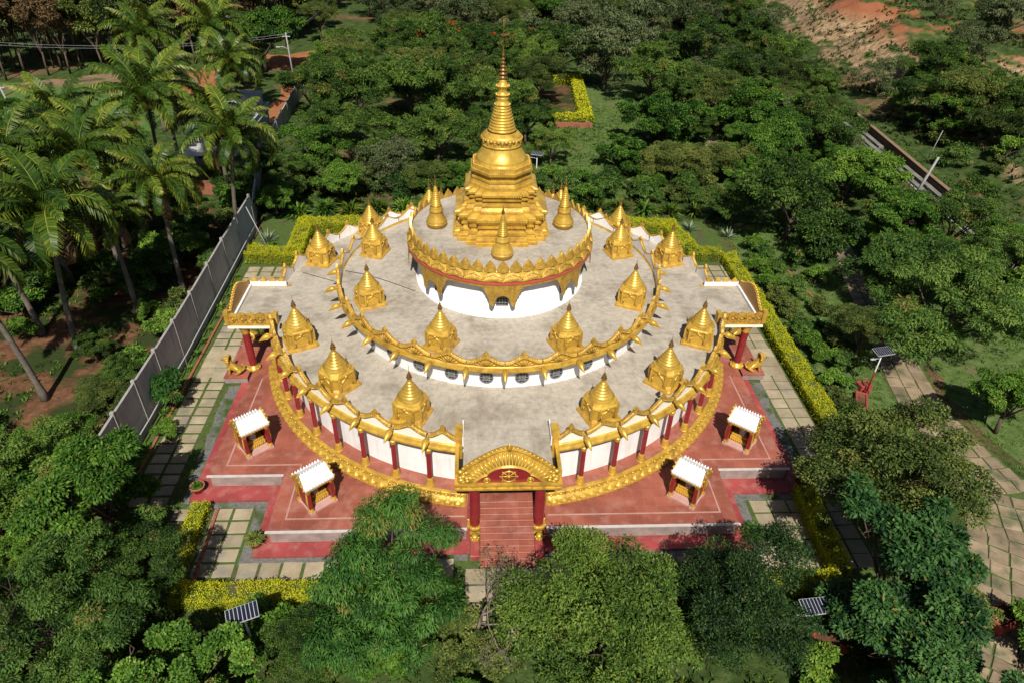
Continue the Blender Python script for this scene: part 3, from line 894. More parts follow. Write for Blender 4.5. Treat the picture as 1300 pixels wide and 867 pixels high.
mb.lathe([(1.18, 5.56), (1.24, 5.58), (1.26, 5.63), (1.22, 5.68), (1.2, 5.72), (1.2, 6.02), (1.24, 6.06), (1.24, 6.12), (1.14, 6.24), (1.0, 6.36), (0.9, 6.42)], 64)
for k in range(16):
    a = 2 * PI * k / 16
    for dz, r in ((6.02, .12), (5.92, .1), (5.84, .08), (5.76, .05)): mb.sphere((1.21 * math.sin(a), -1.21 * math.cos(a), dz), r, 7, 5, 0, (1, 1, .8))
    a += PI / 16
    mb.sphere((1.21 * math.sin(a), -1.21 * math.cos(a), 6.02), .11, 7, 5)
mb.build('garland_band', GOLD, stupa)
prof = []
nr = 9
for k in range(nr):
    t0 = k / nr; r = 0.86 * (1 - t0) + 0.44 * t0; z = 6.42 + 1.5 * t0; hgt = 1.5 / nr
    prof += [(r - 0.05, z), (r + 0.0, z + hgt * .25), (r + 0.0, z + hgt * .7), (r - 0.055, z + hgt * .95)]
mb = MB(); mb.lathe(prof, 40); mb.build('ringed_cone', GOLD_S, stupa)
mb = MB(); mb.lathe([(0.42, 7.92), (0.46, 7.97), (0.46, 8.07), (0.4, 8.1), (0.34, 8.2), (0.38, 8.32), (0.37, 8.42), (0.3, 8.48), (0.38, 8.54), (0.38, 8.6), (0.3, 8.66), (0.27, 8.8), (0.33, 8.95), (0.34, 9.0), (0.38, 9.04), (0.38, 9.1), (0.28, 9.14), (0.22, 9.3), (0.2, 9.5), (0.12, 9.56)], 28)
for zz, rr in ((8.0, .46), (8.57, .39), (9.07, .38)):
    for k in range(16): mb.sphere((rr * math.cos(k * PI / 8), rr * math.sin(k * PI / 8), zz), 0.06, 6, 4)
mb.build('lotus_shaft', GOLD_S, stupa)
prof = [(0.14, 9.42)]
for k in range(7):
    z = 9.5 + 0.2 * k; r = 0.28 - 0.033 * k
    prof += [(r, z), (r + .01, z + 0.05), (r * 0.6, z + 0.12), (r * 0.55, z + .19)]
prof += [(0.05, 10.95), (0.02, 11.3)]
mb = MB(); mb.lathe(prof, 20); mb.build('umbrella_crown', BRONZE, stupa)
mb = MB(); mb.tube([(0, 0, 11.2), (0, 0, 12.75)], [0.022, 0.012], 6); mb.sphere((0, 0, 12.75), 0.05, 8, 5)
mb.add([(0.02, 0, 11.75), (0.3, 0, 11.82), (0.36, 0, 11.95), (0.02, 0, 11.9), (-0.02, 0, 11.75), (-0.2, 0, 11.86), (-0.02, 0, 11.9),
        (0.02, 0.02, 11.75), (0.3, 0.02, 11.82), (0.36, 0.02, 11.95), (0.02, 0.02, 11.9), (-0.02, 0.02, 11.75), (-0.2, 0.02, 11.86), (-0.02, 0.02, 11.9)],
       [(0, 1, 2, 3), (10, 9, 8, 7), (4, 6, 5), (11, 12, 13), (0, 7, 8, 1), (1, 8, 9, 2), (2, 9, 10, 3), (4, 5, 12, 11), (5, 6, 13, 12)])
mb.build('vane_rod', BRONZE, stupa)

# ---- four round stupas on the top terrace
def small_round_stupa():
    root = empty('terrace_stupa')
    mb = MB(); mb.lathe([(0.0, 0), (0.66, 0), (0.66, 0.2), (0.7, 0.24), (0.7, 0.3), (0.6, 0.36), (0.6, 0.4)], 28); mb.build('plinth', GOLD, root)
    mb = MB(); mb.lathe([(0.66, 0.38), (0.63, 0.5), (0.5, 0.7), (0.43, 0.92), (0.41, 1.04), (0.46, 1.07), (0.46, 1.14), (0.42, 1.18), (0.42, 1.32), (0.36, 1.42)], 28); mb.build('bell', GOLD_S, root)
    prof = []
    for k in range(8):
        r = 0.34 - 0.022 * k; z = 1.42 + 0.12 * k; prof += [(r - .02, z), (r, z + .03), (r, z + .08), (r - .035, z + .11)]
    prof += [(0.15, 2.4), (0.17, 2.44), (0.12, 2.52), (0.13, 2.62), (0.08, 2.7), (0.06, 2.95)]
    mb = MB(); mb.lathe(prof, 20); mb.build('ringed_cone', GOLD_S, root)
    mb = MB(); mb.lathe([(0.04, 2.8), (0.13, 2.86), (0.07, 2.94), (0.1, 2.98), (0.05, 3.06), (0.06, 3.1), (0.015, 3.2), (0.008, 3.5), (0, 3.5)], 12); mb.build('finial', BRONZE, root)
    return root
base3 = small_round_stupa()
labs3 = ['small round golden stupa standing before the entrance face of the great stupa', 'small round golden stupa beside the great stupa, on the coconut palm side',
         'small round golden stupa beside the great stupa, on the solar lamp and paved garden side', 'small round golden stupa hidden behind the great stupa']
for k, a in enumerate((0, -90, 90, 180)):
    o = base3 if k == 0 else copy_tree(base3)
    o.location = pol(4.22, rad(a), Z3)
    tag(o, labs3[k], 'stupa', 'round stupas on the top terrace')

# ---- square shrines with ringed cones on the lower two terraces
def roof_shrine():
    root = empty('roof_shrine')
    def sq(h, c): return [(-h + c, -h), (h - c, -h), (h, -h + c), (h, h - c), (h - c, h), (-h + c, h), (-h, h - c), (-h, -h + c)]
    mb = MB(); mb.prism(sq(.95, .08), 0.0, 0.12); mb.prism(sq(0.89, .09), 0.12, 0.2, poly2=sq(.85, .1)); mb.build('plinth', GOLD, root)
    mb = MB(); mb.stack([(sq(.83, .2), .2), (sq(.8, .22), .3), (sq(.77, .24), .38), (sq(.76, .25), 1.02), (sq(.8, .25), 1.06), (sq(.83, .26), 1.12), (sq(.81, .27), 1.2), (sq(.76, .3), 1.26), (sq(.72, .34), 1.40), (sq(.6, .3), 1.44)])
    body = mb.build('body', GOLD, root)
    # niche on each face: thick ogee surround over a recessed brown panel
    for k in range(4):
        mb = MB()
        pr = [(-0.4, 0.0), (-0.42, 0.3), (-0.3, 0.5), (0.0, 0.68), (0.3, 0.5), (0.42, 0.3), (0.4, 0.0)]
        mb.add([(x, 0.0, z) for x, z in pr], [tuple(range(7))], 1)
        mb.tube([(x, -0.02, z) for x, z in pr], 0.055, 6, 0)
        for s in (-1, 1): mb.box(s * .5 - .06, s * .5 + .06, -0.09, 0.02, -0.02, 0.74, 0)
        mb.sphere((0, -0.03, 0.74), 0.1, 7, 5, 0)
        M4 = Matrix.Rotation(k * PI / 2, 4, 'Z') @ Matrix.Translation((0, -0.783, 0.33))
        o = mb.build('niche', [GOLD_S, GOLD], body); o.matrix_local = M4
    mb = MB()
    prof = [(0.68, 1.36), (0.72, 1.42), (0.71, 1.5), (0.61, 1.56)]
    for k in range(6):
        r = 0.61 - 0.086 * k; z = 1.56 + 0.15 * k; prof += [(r, z), (r + .012, z + .04), (r - .01, z + .085), (r - .055, z + .12), (r - .07, z + .142)]
    prof += [(0.1, 2.47), (0.13, 2.52), (0.09, 2.6), (0.055, 2.68)]
    mb.lathe(prof, 28); mb.build('ringed_cone', GOLD_S, root)
    mb = MB(); mb.lathe([(0.05, 2.6), (0.15, 2.64), (0.17, 2.69), (0.08, 2.75), (0.12, 2.81), (0.13, 2.85), (0.05, 2.91), (0.08, 2.97), (0.03, 3.05), (0.012, 3.15), (0.01, 3.45), (0, 3.45)], 10); mb.build('finial', BRONZE, root)
    return root
sh0 = roof_shrine(); first = [True]
def put_shrine(R, a, z, label, group, sc):
    if first[0]: o = sh0; first[0] = False
    else: o = copy_tree(sh0)
    v_ = math.sin(a * 12.9898 + R) * 43758.5453 % 1.0
    o.location = pol(R + .12 * (v_ - .5), rad(a + .5 * (v_ - .5)), z); o.rotation_euler = (.014 * (v_ - .5), .02 * ((v_ * 7) % 1 - .5), rad(a + 5 * ((v_ * 3) % 1 - .5))); o.scale = (sc * (1 + .05 * (v_ - .5)), sc * (1 + .05 * ((v_ * 5) % 1 - .5)), sc * (1 + .06 * ((v_ * 11) % 1 - .5)))
    tag(o, label, 'shrine', group)
g1 = 'shrines round the lower terrace'; g2 = 'shrines round the middle terrace'
L1 = {21.7: 'golden lower terrace shrine next to the front pediment, %s side',
      43.5: 'golden lower terrace shrine second from the front pediment, %s side',
      65.1: 'golden lower terrace shrine third from the front pediment, %s side',
      109.3: 'golden lower terrace shrine just behind the flat porch roof, %s side',
      132.8: 'golden lower terrace shrine second behind the flat porch roof, %s side',
      156.0: 'golden lower terrace shrine third behind the flat porch roof, %s side'}
L2 = {23.2: 'golden middle terrace shrine before the great stupa, %s side',
      65.2: 'golden middle terrace shrine second from the front axis, %s side',
      108.0: 'golden middle terrace shrine third from the front axis, %s side',
      152.0: 'golden middle terrace shrine behind the great stupa, %s side'}
for s, nm in ((-1, 'coconut palm'), (1, 'long hedge')):
    for a, l in L1.items(): put_shrine(14.0 if a < 130 else 13.7, s * a, Z1, l % nm, g1, 1.0)
    for a, l in L2.items(): put_shrine(9.35, s * a, Z2, l % nm, g2, 0.93)
# ================================================================ platform, apron and forecourt
def mirror(poly): return poly + [(-x, y) for x, y in reversed(poly)]
plat = mirror([(2.12, -15.2), (2.12, -17.6), (12.7, -17.6), (12.7, -13.55), (17.0, -13.55), (17.0, 9.6), (12.7, 9.6), (12.7, 16.2)])
plat = plat[::1]
mb = MB(); mb.prism(plat, 0.12, Z_PLAT)
platform = mb.build('platform', TILE); tag(platform, 'broad red tiled platform with stepped corners around the temple', kind='structure')
COPE = surf('coping_strip', [(0.4, 0.37, 0.35), (0.54, 0.5, 0.48)], 2, .6, 0, .05)
# pale coping strip and stone riser of the front faces
def edge_strip(name, x0, x1, y, mat, z0, z1, proud):
    mb = MB(); mb.box(min(x0, x1), max(x0, x1), y - proud, y + 0.1, z0, z1); return mb.build(name, mat, platform)
for s in (1, -1):
    edge_strip('riser', s * 2.2, s * 12.55, -17.6, STONE, 0.17, 0.85, 0.02)
    edge_strip('coping', s * 2.13, s * 12.78, -17.6, COPE, 0.90, 0.952, 0.06)
    edge_strip('riser', s * 12.85, s * 16.85, -13.55, STONE, 0.17, 0.85, 0.02)
    edge_strip('coping', s * 12.72, s * 17.06, -13.55, COPE, 0.90, 0.952, 0.06)
# inlaid pale strip on the floor
INLAY = surf('inlay_strip', [(0.34, 0.17, 0.135), (0.46, 0.29, 0.24)], 1.3, 0.5, 0, 0)
line = [(2.3, -16.72), (11.88, -16.72), (11.88, -12.7), (16.15, -12.7), (16.15, -4.6)]
for s in (1, -1):
    mb = MB(); w = 0.045
    for (xa, ya), (xb, yb) in zip(line, line[1:]):
        xa, xb = s * xa, s * xb
        if ya == yb: mb.box(min(xa, xb) - w, max(xa, xb) + w, ya - w, ya + w, Z_PLAT + 0.001, Z_PLAT + 0.005)
        else: mb.box(xa - w, xa + w, min(ya, yb) + w, max(ya, yb) - w, Z_PLAT + 0.001, Z_PLAT + 0.005)
    mb.build('inlay_strip', INLAY, platform)
apr = mirror([(2.0, -15.3), (2.0, -18.5), (13.4, -18.5), (13.4, -14.65), (17.85, -14.65), (17.85, 10.4), (13.4, 10.4), (13.4, 17.0)])
mb = MB(); mb.prism(apr, 0.0, 0.14); tag(mb.build('apron', APRON), 'red painted strip of floor around the foot of the platform', kind='structure')

# side landings with two lion pedestals each
LAND = []
for s in (-1, 1):
    def X(a, b): return (min(s * a, s * b), max(s * a, s * b))
    mb = MB(); a, b = X(16.9, 18.35); mb.box(a, b, -3.0, 0.0, 0.1, 0.9, 0)
    a, b = X(18.35, 18.7); mb.box(a, b, -3.0, 0.0, 0.1, 0.6, 0)
    a, b = X(18.7, 19.05); mb.box(a, b, -3.0, 0.0, 0.1, 0.32, 0)
    o = mb.build('side_landing', TILE); tag(o, 'red tiled landing with steps down from the side porch', kind='structure')
    for yy in (-3.55, 0.5):
        mb = MB(); a, b = X(17.4, 18.95); mb.box(a, b, yy - 0.5, yy + 0.5, 0.1, 0.52, 1); mb.box(a - 0.03, b + 0.03, yy - 0.53, yy + 0.53, 0.52, 0.6, 0)
        mb.build('lion_pedestal', [TILE, STONE], o)

# ---- lions
def lion_mesh():
    vs = [((0, 0, .34), .2), ((0.26, 0, .42), .2), ((0.46, 0, .62), .22), ((0.56, 0, .84), .17), ((0.62, 0, 1.02), .15), ((0.76, 0, 1.06), .13), ((0.88, 0, 1.0), .085),
          # haunches and hind legs
          ((-0.02, .2, .26), .15), ((0.16, .24, .1), .09), ((0.3, .24, .05), .06), ((-0.02, -.2, .26), .15), ((0.16, -.24, .1), .09), ((0.3, -.24, .05), .06),
          # front legs
          ((0.54, .15, .5), .1), ((0.58, .16, .24), .07), ((0.6, .16, .06), .065), ((0.7, .16, .045), .055), ((0.54, -.15, .5), .1), ((0.58, -.16, .24), .07), ((0.6, -.16, .06), .065), ((0.7, -.16, .045), .055),
          # tail
          ((-0.2, 0, .24), .06), ((-0.3, 0, .42), .045), ((-0.24, 0, .62), .05), ((-0.16, 0, .7), .06)]
    ed = [(0, 1), (1, 2), (2, 3), (3, 4), (4, 5), (5, 6), (0, 7), (7, 8), (8, 9), (0, 10), (10, 11), (11, 12), (2, 13), (13, 14), (14, 15), (15, 16), (2, 17), (17, 18), (18, 19), (19, 20), (0, 21), (21, 22), (22, 23), (23, 24)]
    me = bpy.data.meshes.new('lion_skeleton')
    me.from_pydata([v for v, r in vs], ed, [])
    o = bpy.data.objects.new('lion_tmp', me); COL.objects.link(o)
    md = o.modifiers.new('s', 'SKIN')
    for i, (v, r) in enumerate(vs): me.skin_vertices[0].data[i].radius = (r, r)
    me.skin_vertices[0].data[0].use_root = True
    md.use_smooth_shade = True
    s2 = o.modifiers.new('u', 'SUBSURF'); s2.levels = 2; s2.render_levels = 2
    dg = bpy.context.evaluated_depsgraph_get(); dg.update()
    out = bpy.data.meshes.new_from_object(o.evaluated_get(dg)); out.name = 'lion_body'
    bpy.data.objects.remove(o, do_unlink=True)
    out.materials.clear(); out.materials.append(GOLD_S)
    for p in out.polygons: p.material_index = 0; p.use_smooth = True
    return out
LB = lion_mesh()
def lion():
    root = empty('lion_statue')
    link('body', LB, root)
    mb = MB()
    for k in range(13):                          # mane locks around the head and down the chest
        a = 2 * PI * k / 13
        for r, x, rr in ((.2, .60, .075), (.26, .52, .08)):
            mb.sphere((x, r * math.cos(a), 1.0 + r * math.sin(a) * 0.95), rr, 7, 5, 0, (1.2, 1, 1))
    for z, w in ((.8, .16), (.68, .15), (.56, .11)):
        for k in range(-1, 2): mb.sphere((.68 - (0.8 - z) * .1, k * w * .7, z), .07, 7, 5, 0, (.8, 1, 1.3))
    mb.build('mane', GOLD, root)
    for s in (1, -1):
        mb = MB(); mb.sphere((.64, s * .13, 1.2), .06, 7, 5, 0, (.7, 1, 1.2)); mb.build('ear', GOLD_S, root)
        mb = MB(); mb.sphere((.84, s * .065, 1.1), .03, 6, 5); mb.build('eye', GOLD_S, root)
    mb = MB(); mb.tube([(.9, 0, 1.06), (.97, 0, 1.03), (.94, 0, .97), (.9, 0, .93)], [.04, .05, .045, .03], 7); mb.build('muzzle', GOLD_S, root)
    return root
lion0 = lion()
k = 0
for s, nm in ((-1, 'coconut palm'), (1, 'yellow hedge')):
    for yy, w in ((-3.55, 'entrance-side pedestal'), (0.5, 'rear pedestal')):
        o = lion0 if k == 0 else copy_tree(lion0); k += 1
        o.location = (s * 17.95, yy, 0.6); o.rotation_euler = (0, 0, 0 if s > 0 else PI); o.scale = (1.15,) * 3
        tag(o, 'seated golden lion on the %s of the porch towards the %s' % (w, 'coconut palms' if s < 0 else 'long yellow hedge'), 'statue', 'golden lions guarding the side porches')

# ---- four corner shrines with white roofs
KWHITE = surf('kiosk_white', [(0.72, 0.72, 0.72), (0.8, 0.8, 0.8)], 2, 0.55, 0, 0.1, 10)
PINK = surf('pink_plinth', [(0.42, 0.24, 0.21), (0.5, 0.31, 0.27)], 2, 0.6, 0, 0.05)
def kiosk():
    root = empty('kiosk_shrine')                 # opening faces -Y, ridge along X
    W, D = 0.68, 0.6
    mb = MB(); mb.bbox(-W - .1, W + .1, -D - .1, D + .1, 0, .12, .02)
    for sx in (-1, 1):
        for sy in (-1, 1): mb.bbox(sx * W - .16, sx * W + .16, sy * D - .16, sy * D + .16, 0, .17, .02)
    mb.build('plinth', PINK, root)
    for sx in (-1, 1):
        for sy in (-1, 1):
            mb = MB(); mb.box(sx * W - .09, sx * W + .09, sy * D - .09, sy * D + .09, .17, 1.5, 1 if sy < 0 else 0)
            mb.lathe([(.17, .17), (.18, .22), (.12, .3), (.1, .34)], 10, m=0, cx=sx * W, cy=sy * D)
            mb.lathe([(.1, 1.3), (.15, 1.38), (.19, 1.5)], 10, m=0, cx=sx * W, cy=sy * D)
            # gold flame bracket on the side
            mb.tube([(sx * (W + .1), sy * D, .4), (sx * (W + .13), sy * D * .98, .8), (sx * (W + .1), sy * D * .96, 1.2), (sx * (W + .02), sy * D * .8, 1.45)], [.04, .06, .05, .03], 6, 0)
            mb.build('post', [GOLD_S, RED], root)
    for sx in (-1, 1):
        mb = MB(); mb.box(sx * W - .03, sx * W + .03, -D + .09, D - .09, .12, 1.4, 0); mb.build('side_panel', RED, root)
    mb = MB(); mb.box(-W + .09, W - .09, D - .06, D, .12, 1.4, 0); mb.build('rear_panel', RED, root)
    mb = MB()
    mb.box(-W + .09, W - .09, -.25, D - .061, .121, .34, 0); mb.box(-W + .09, W - .09, -.05, D - .061, .34, .52, 0)
    for i in range(9):
        x = -W + .16 + i * (2 * W - .32) / 8
        mb.sphere((x, -.26, .26), .06, 6, 4); mb.sphere((x, -.06, .45), .05, 6, 4)
    mb.build('altar', GOLD, root)
    # eaves beam and roof
    mb = MB(); mb.box(-W - .16, W + .16, -D - .16, D + .16, 1.5, 1.6, 0)
    mb.build('eaves_beam', GOLD, root)
    mb = MB()
    e, zt = D + .17, 2.0
    w = W + .17
    P = [(-w, -e, 1.6), (w, -e, 1.6), (w, 0, zt), (-w, 0, zt), (-w, e, 1.6), (w, e, 1.6)]
    Q = [(x, y, z + .07) for x, y, z in P]
    mb.add(P + Q, [(6, 7, 8, 9), (9, 8, 11, 10), (0, 3, 2, 1), (3, 4, 5, 2), (0, 1, 7, 6), (4, 10, 11, 5), (0, 6, 9, 3), (3, 9, 10, 4), (1, 2, 8, 7), (2, 5, 11, 8)], 0)
    for i in range(10):                          # white points along ridge
        x = -w + 2 * w * (i + .5) / 10
        mb.add([(x - .06, -.03, zt + .06), (x + .06, -.03, zt + .06), (x + .06, .03, zt + .06), (x - .06, .03, zt + .06), (x, 0, zt + .2)], [(0, 1, 4), (1, 2, 4), (2, 3, 4), (3, 0, 4)], 0)
        for yy in (-e, e):
            mb.add([(x - .07, yy - .02, 1.66), (x + .07, yy - .02, 1.66), (x + .07, yy + .02, 1.66), (x - .07, yy + .02, 1.66), (x, yy * 1.02, 1.8)], [(0, 1, 4), (1, 2, 4), (2, 3, 4), (3, 0, 4)], 0)
            mb.add([(x - .06, yy * 1.01, 1.6), (x + .06, yy * 1.01, 1.6), (x, yy * 1.02, 1.47), (x - .06, yy * .98, 1.6), (x + .06, yy * .98, 1.6)], [(0, 1, 2), (3, 2, 4), (0, 2, 3), (1, 4, 2)], 1)
    rf = mb.build('roof', [KWHITE, GOLD_S], root)
    for sx in (-1, 1):                           # gold pointed gables with white crest
        mb = MB(); x = sx * (w + .02)
        mb.add([(x, -e, 1.58), (x, e, 1.58), (x, .35, 1.95), (x, 0, 2.3), (x, -.35, 1.95), (x - sx * .06, -e, 1.58), (x - sx * .06, e, 1.58), (x - sx * .06, .35, 1.95), (x - sx * .06, 0, 2.3), (x - sx * .06, -.35, 1.95)],
               [(0, 1, 2, 3, 4), (9, 8, 7, 6, 5)] + [(i, i + 5, (i + 1) % 5 + 5, (i + 1) % 5) for i in range(5)], 0)
        for i in range(4):
            for s in (-1, 1):
                y = s * (e - .1 - i * .17); z = 1.66 + i * .16
                mb.sphere((x + sx * .02, y, z), .075, 6, 4, 0)
        mb.build('gable', GOLD_S, rf)
    return root
def idol():
    root = empty('seated_idol')
    mb = MB()
    mb.lathe([(0, .0), (.2, 0), (.22, .05), (.18, .1)], 12)
    mb.sphere((0, 0, .17), .2, 12, 6, 0, (1.1, .8, .5)); mb.lathe([(.15, .16), (.14, .28), (.12, .38), (.16, .44), (.07, .5), (.05, .54)], 12)
    mb.sphere((0, 0, .63), .1, 10, 7, 0, (.9, 1, 1.15)); mb.sphere((0, 0, .75), .04, 8, 5)
    for s in (-1, 1): mb.tube([(s * .15, 0, .43), (s * .21, -.03, .3), (s * .12, -.14, .22), (0, -.16, .2)], [.05, .045, .04, .035], 7)
    mb.build('figure', KWHITE, root)
    return root
kio = kiosk(); ido = idol()
kl = [(-14.9, -11.2, 40, 'white-roofed gold and red kiosk on the platform corner towards the coconut palms'),
      (14.7, -11.3, -40, 'white-roofed gold and red kiosk on the platform corner towards the long yellow hedge'),
      (-10.42, -15.45, 40, 'white-roofed gold and red kiosk at the front edge, palm side of the stair'),
      (10.25, -15.5, -40, 'white-roofed gold and red kiosk at the front edge, hedge side of the stair')]
for i, (x, y, r, lab) in enumerate(kl):
    o = kio if i == 0 else copy_tree(kio); o.location = (x, y, Z_PLAT + 0.003); o.rotation_euler = (0, 0, rad(r)); o.scale = (1, 1, 1.18); tag(o, lab, 'kiosk', 'kiosks on the platform')
    q = ido if i == 0 else copy_tree(ido); f = rot2((0, .18), rad(r)); q.location = (x + f[0], y + f[1], Z_PLAT + .62); q.rotation_euler = (0, 0, rad(r))
    tag(q, 'small white seated figure inside the ' + lab.replace('white-roofed gold and red ', ''), 'statue', 'white figures in the kiosks')
# ================================================================ the land
rng = np.random.default_rng(7)
R_ = random.Random(11)
def sstep(a, b, x):
    t = min(1.0, max(0.0, (x - a) / (b - a))); return t * t * (3 - 2 * t)
FOOT = [(-400, 57), (60, 57), (76, 60), (90, 61.5), (100, 63), (126, 65), (155, 72), (220, 88), (600, 186)]
def foot(y):
    for (y0, x0), (y1, x1) in zip(FOOT, FOOT[1:]):
        if y <= y1: return x0 + (x1 - x0) * (y - y0) / (y1 - y0)
    return 190
def land(x, y):
    d = x - foot(y)
    h = 7.5 * sstep(0, 17, d) * sstep(58, 82, y) * (1 + 0.25 * math.sin(y * 0.21) * math.sin(y * .083 + 1))
    notch = math.exp(-((y - 104 + 0.25 * d) / 5.0) ** 2)          # gully between the two cut faces
    h *= 1 - 0.62 * notch * (1 - sstep(14, 30, d))
    if y < 90: h += 2.6 * sstep(0, 9, d) * (1 - sstep(60, 80, y)) * (0.55 + 0.45 * math.sin(x * .31 + y * .13) * math.cos(y * .27)) * sstep(14, 24, y)
    slope = 4 * sstep(0, 17, d) * (1 - sstep(0, 17, d)) * sstep(66, 84, y)
    if slope > .02:                       # ribs of hard and soft rock running down the cut
        u = y * .85 + d * .55
        h += slope * (.55 * abs(math.sin(u * .55 + .8 * math.sin(d * .2))) + .3 * abs(math.sin(u * 1.3 + 1.1)) + .18 * math.sin(u * 2.7) - .5)
    if h > 0.05: h += 0.35 * math.sin(x * 1.3 + y * .7) * math.sin(y * 1.1 - x * .4) * sstep(0.05, 1.5, h)
    return h
xs = sorted(set([-900, -600, -330, -250, -190] + list(np.arange(-150, 48, 6.0)) + list(np.arange(48, 58, 2)) + list(np.arange(58, 104, .8)) + list(np.arange(104, 130, 2)) + [135, 145, 160, 180, 210, 250, 330, 600, 900]))
ys = sorted(set([-400, -200, -90, -60] + list(np.arange(-40, 14, 9.0)) + list(np.arange(14, 66, 1.7)) + list(np.arange(66, 166, .9)) + [176, 185, 200, 220, 260, 320, 420, 700, 1300]))
vs = [(x, y, land(x, y)) for y in ys for x in xs]; W_ = len(xs)
fs = [(j * W_ + i, j * W_ + i + 1, (j + 1) * W_ + i + 1, (j + 1) * W_ + i) for j in range(len(ys) - 1) for i in range(W_ - 1)]
def ground_mat():
    m, nt, b = nodes_of('earth_and_grass'); L = nt.links.new
    g = N(nt, 'ShaderNodeNewGeometry')
    def noise(sc, det=6, vec=None):
        n = N(nt, 'ShaderNodeTexNoise'); n.inputs['Scale'].default_value = sc; n.inputs['Detail'].default_value = det; n.inputs['Roughness'].default_value = .65
        L(vec or g.outputs['Position'], n.inputs['Vector']); return n.outputs['Fac']
    r1 = ramp(nt, [(0.32, (0.022, 0.032, 0.009)), (0.5, (0.045, 0.075, 0.018)), (0.62, (0.07, 0.10, 0.028)), (0.72, (0.12, 0.115, 0.05))]); L(noise(0.9, 8), r1.inputs['Fac'])
    r2 = ramp(nt, [(0.35, (0.10, 0.055, 0.03)), (0.65, (0.20, 0.12, 0.065))]); L(noise(1.6, 8), r2.inputs['Fac'])
    mr = N(nt, 'ShaderNodeMapRange'); mr.inputs['From Min'].default_value = .54; mr.inputs['From Max'].default_value = .64; L(noise(.09, 5), mr.inputs['Value'])
    mx = N(nt, 'ShaderNodeMix', data_type='RGBA'); L(mr.outputs[0], mx.inputs['Factor']); L(r1.outputs[0], mx.inputs['A']); L(r2.outputs[0], mx.inputs['B'])
    # bare cut slope: bands of ochre, cream and red earth
    mp = N(nt, 'ShaderNodeMapping'); mp.inputs['Scale'].default_value = (.25, .25, .25); mp.inputs['Rotation'].default_value = (0, 0, rad(-24)); L(g.outputs['Position'], mp.inputs['Vector'])
    mp2 = N(nt, 'ShaderNodeMapping'); mp2.inputs['Scale'].default_value = (.22, 2.6, .5); mp2.inputs['Rotation'].default_value = (0, 0, rad(32)); L(g.outputs['Position'], mp2.inputs['Vector'])
    nb = noise(1.0, 7, mp2.outputs[0])
    r3 = ramp(nt, [(0.34, (0.08, 0.05, 0.03)), (0.44, (0.2, 0.125, 0.065)), (0.52, (0.40, 0.29, 0.165)), (0.58, (0.15, 0.09, 0.055)), (0.66, (0.30, 0.19, 0.09)), (0.74, (0.1, 0.065, 0.04))]); L(nb, r3.inputs['Fac'])
    sx = N(nt, 'ShaderNodeSeparateXYZ'); L(g.outputs['Position'], sx.inputs[0])
    mz = N(nt, 'ShaderNodeMapRange'); mz.inputs['From Min'].default_value = 4.2; mz.inputs['From Max'].default_value = 6.6; L(sx.outputs['Z'], mz.inputs['Value'])
    m3 = N(nt, 'ShaderNodeMix', data_type='RGBA'); L(mz.outputs[0], m3.inputs['Factor']); L(r3.outputs[0], m3.inputs['A']); m3.inputs['B'].default_value = (.26, .095, .045, 1)
    sn = N(nt, 'ShaderNodeSeparateXYZ'); L(g.outputs['Normal'], sn.inputs[0])
    ad = N(nt, 'ShaderNodeMath', operation='MULTIPLY_ADD'); L(noise(.35, 5), ad.inputs[0]); ad.inputs[1].default_value = .22; L(sn.outputs['Z'], ad.inputs[2])
    ms = N(nt, 'ShaderNodeMapRange'); ms.inputs['From Min'].default_value = 1.055; ms.inputs['From Max'].default_value = 0.985; L(ad.outputs[0], ms.inputs['Value'])
    m4 = N(nt, 'ShaderNodeMix', data_type='RGBA'); L(ms.outputs[0], m4.inputs['Factor']); L(mx.outputs['Result'], m4.inputs['A']); L(m3.outputs['Result'], m4.inputs['B'])
    L(m4.outputs['Result'], b.inputs['Base Color']); b.inputs['Roughness'].default_value = .95; b.inputs['Specular IOR Level'].default_value = .1
    bp = N(nt, 'ShaderNodeBump'); bp.inputs['Strength'].default_value = .9; bp.inputs['Distance'].default_value = .25
    L(noise(2.2, 8), bp.inputs['Height']); L(bp.outputs[0], b.inputs['Normal'])
    return m
mb = MB(); mb.add(vs, fs, 0, True)
ground = mb.build('ground', ground_mat(), fix=False); tag(ground, 'ground of grass and earth rising to a bare cut slope', kind='structure')

def blob(poly, jit=0.35, step=1.2):
    """irregular outline from a coarse polygon"""
    out = []
    n = len(poly)
    for i in range(n):
        a, b_ = Vector(poly[i]), Vector(poly[(i + 1) % n]); k = max(1, int((b_ - a).length / step))
        for q in range(k):
            p = a.lerp(b_, q / k); out.append((p.x + R_.uniform(-jit, jit), p.y + R_.uniform(-jit, jit)))
    return out
def sheet(name, poly, z, mat, label, jit=0.35, step=1.2, kind='structure'):
    mb = MB(); p = blob(poly, jit, step) if jit else poly
    me = bpy.data.meshes.new(name); bm = bmesh.new()
    vv = [bm.verts.new((x, y, z)) for x, y in p]; f = bm.faces.new(vv)
    bmesh.ops.triangulate(bm, faces=[f]); bmesh.ops.recalc_face_normals(bm, faces=bm.faces)
    for f in bm.faces:
        if f.normal.z < 0: f.normal_flip()
    bm.to_mesh(me); bm.free(); me.materials.append(mat)
    return tag(link(name, me), label, kind=kind)
SOIL = surf('red_soil', [(0.06, 0.032, 0.018), (0.12, 0.058, 0.03), (0.19, 0.095, 0.05)], 1.3, .95, 0, .9, 3, detail=11, spec=.1, stain=((.03, .042, .012), .35, .46, .56), dist=.12)
ROADM = surf('orange_dirt', [(0.22, 0.085, 0.035), (0.32, 0.14, 0.06)], .6, .95, 0, .6, 3, detail=9, spec=.1, dist=.1)
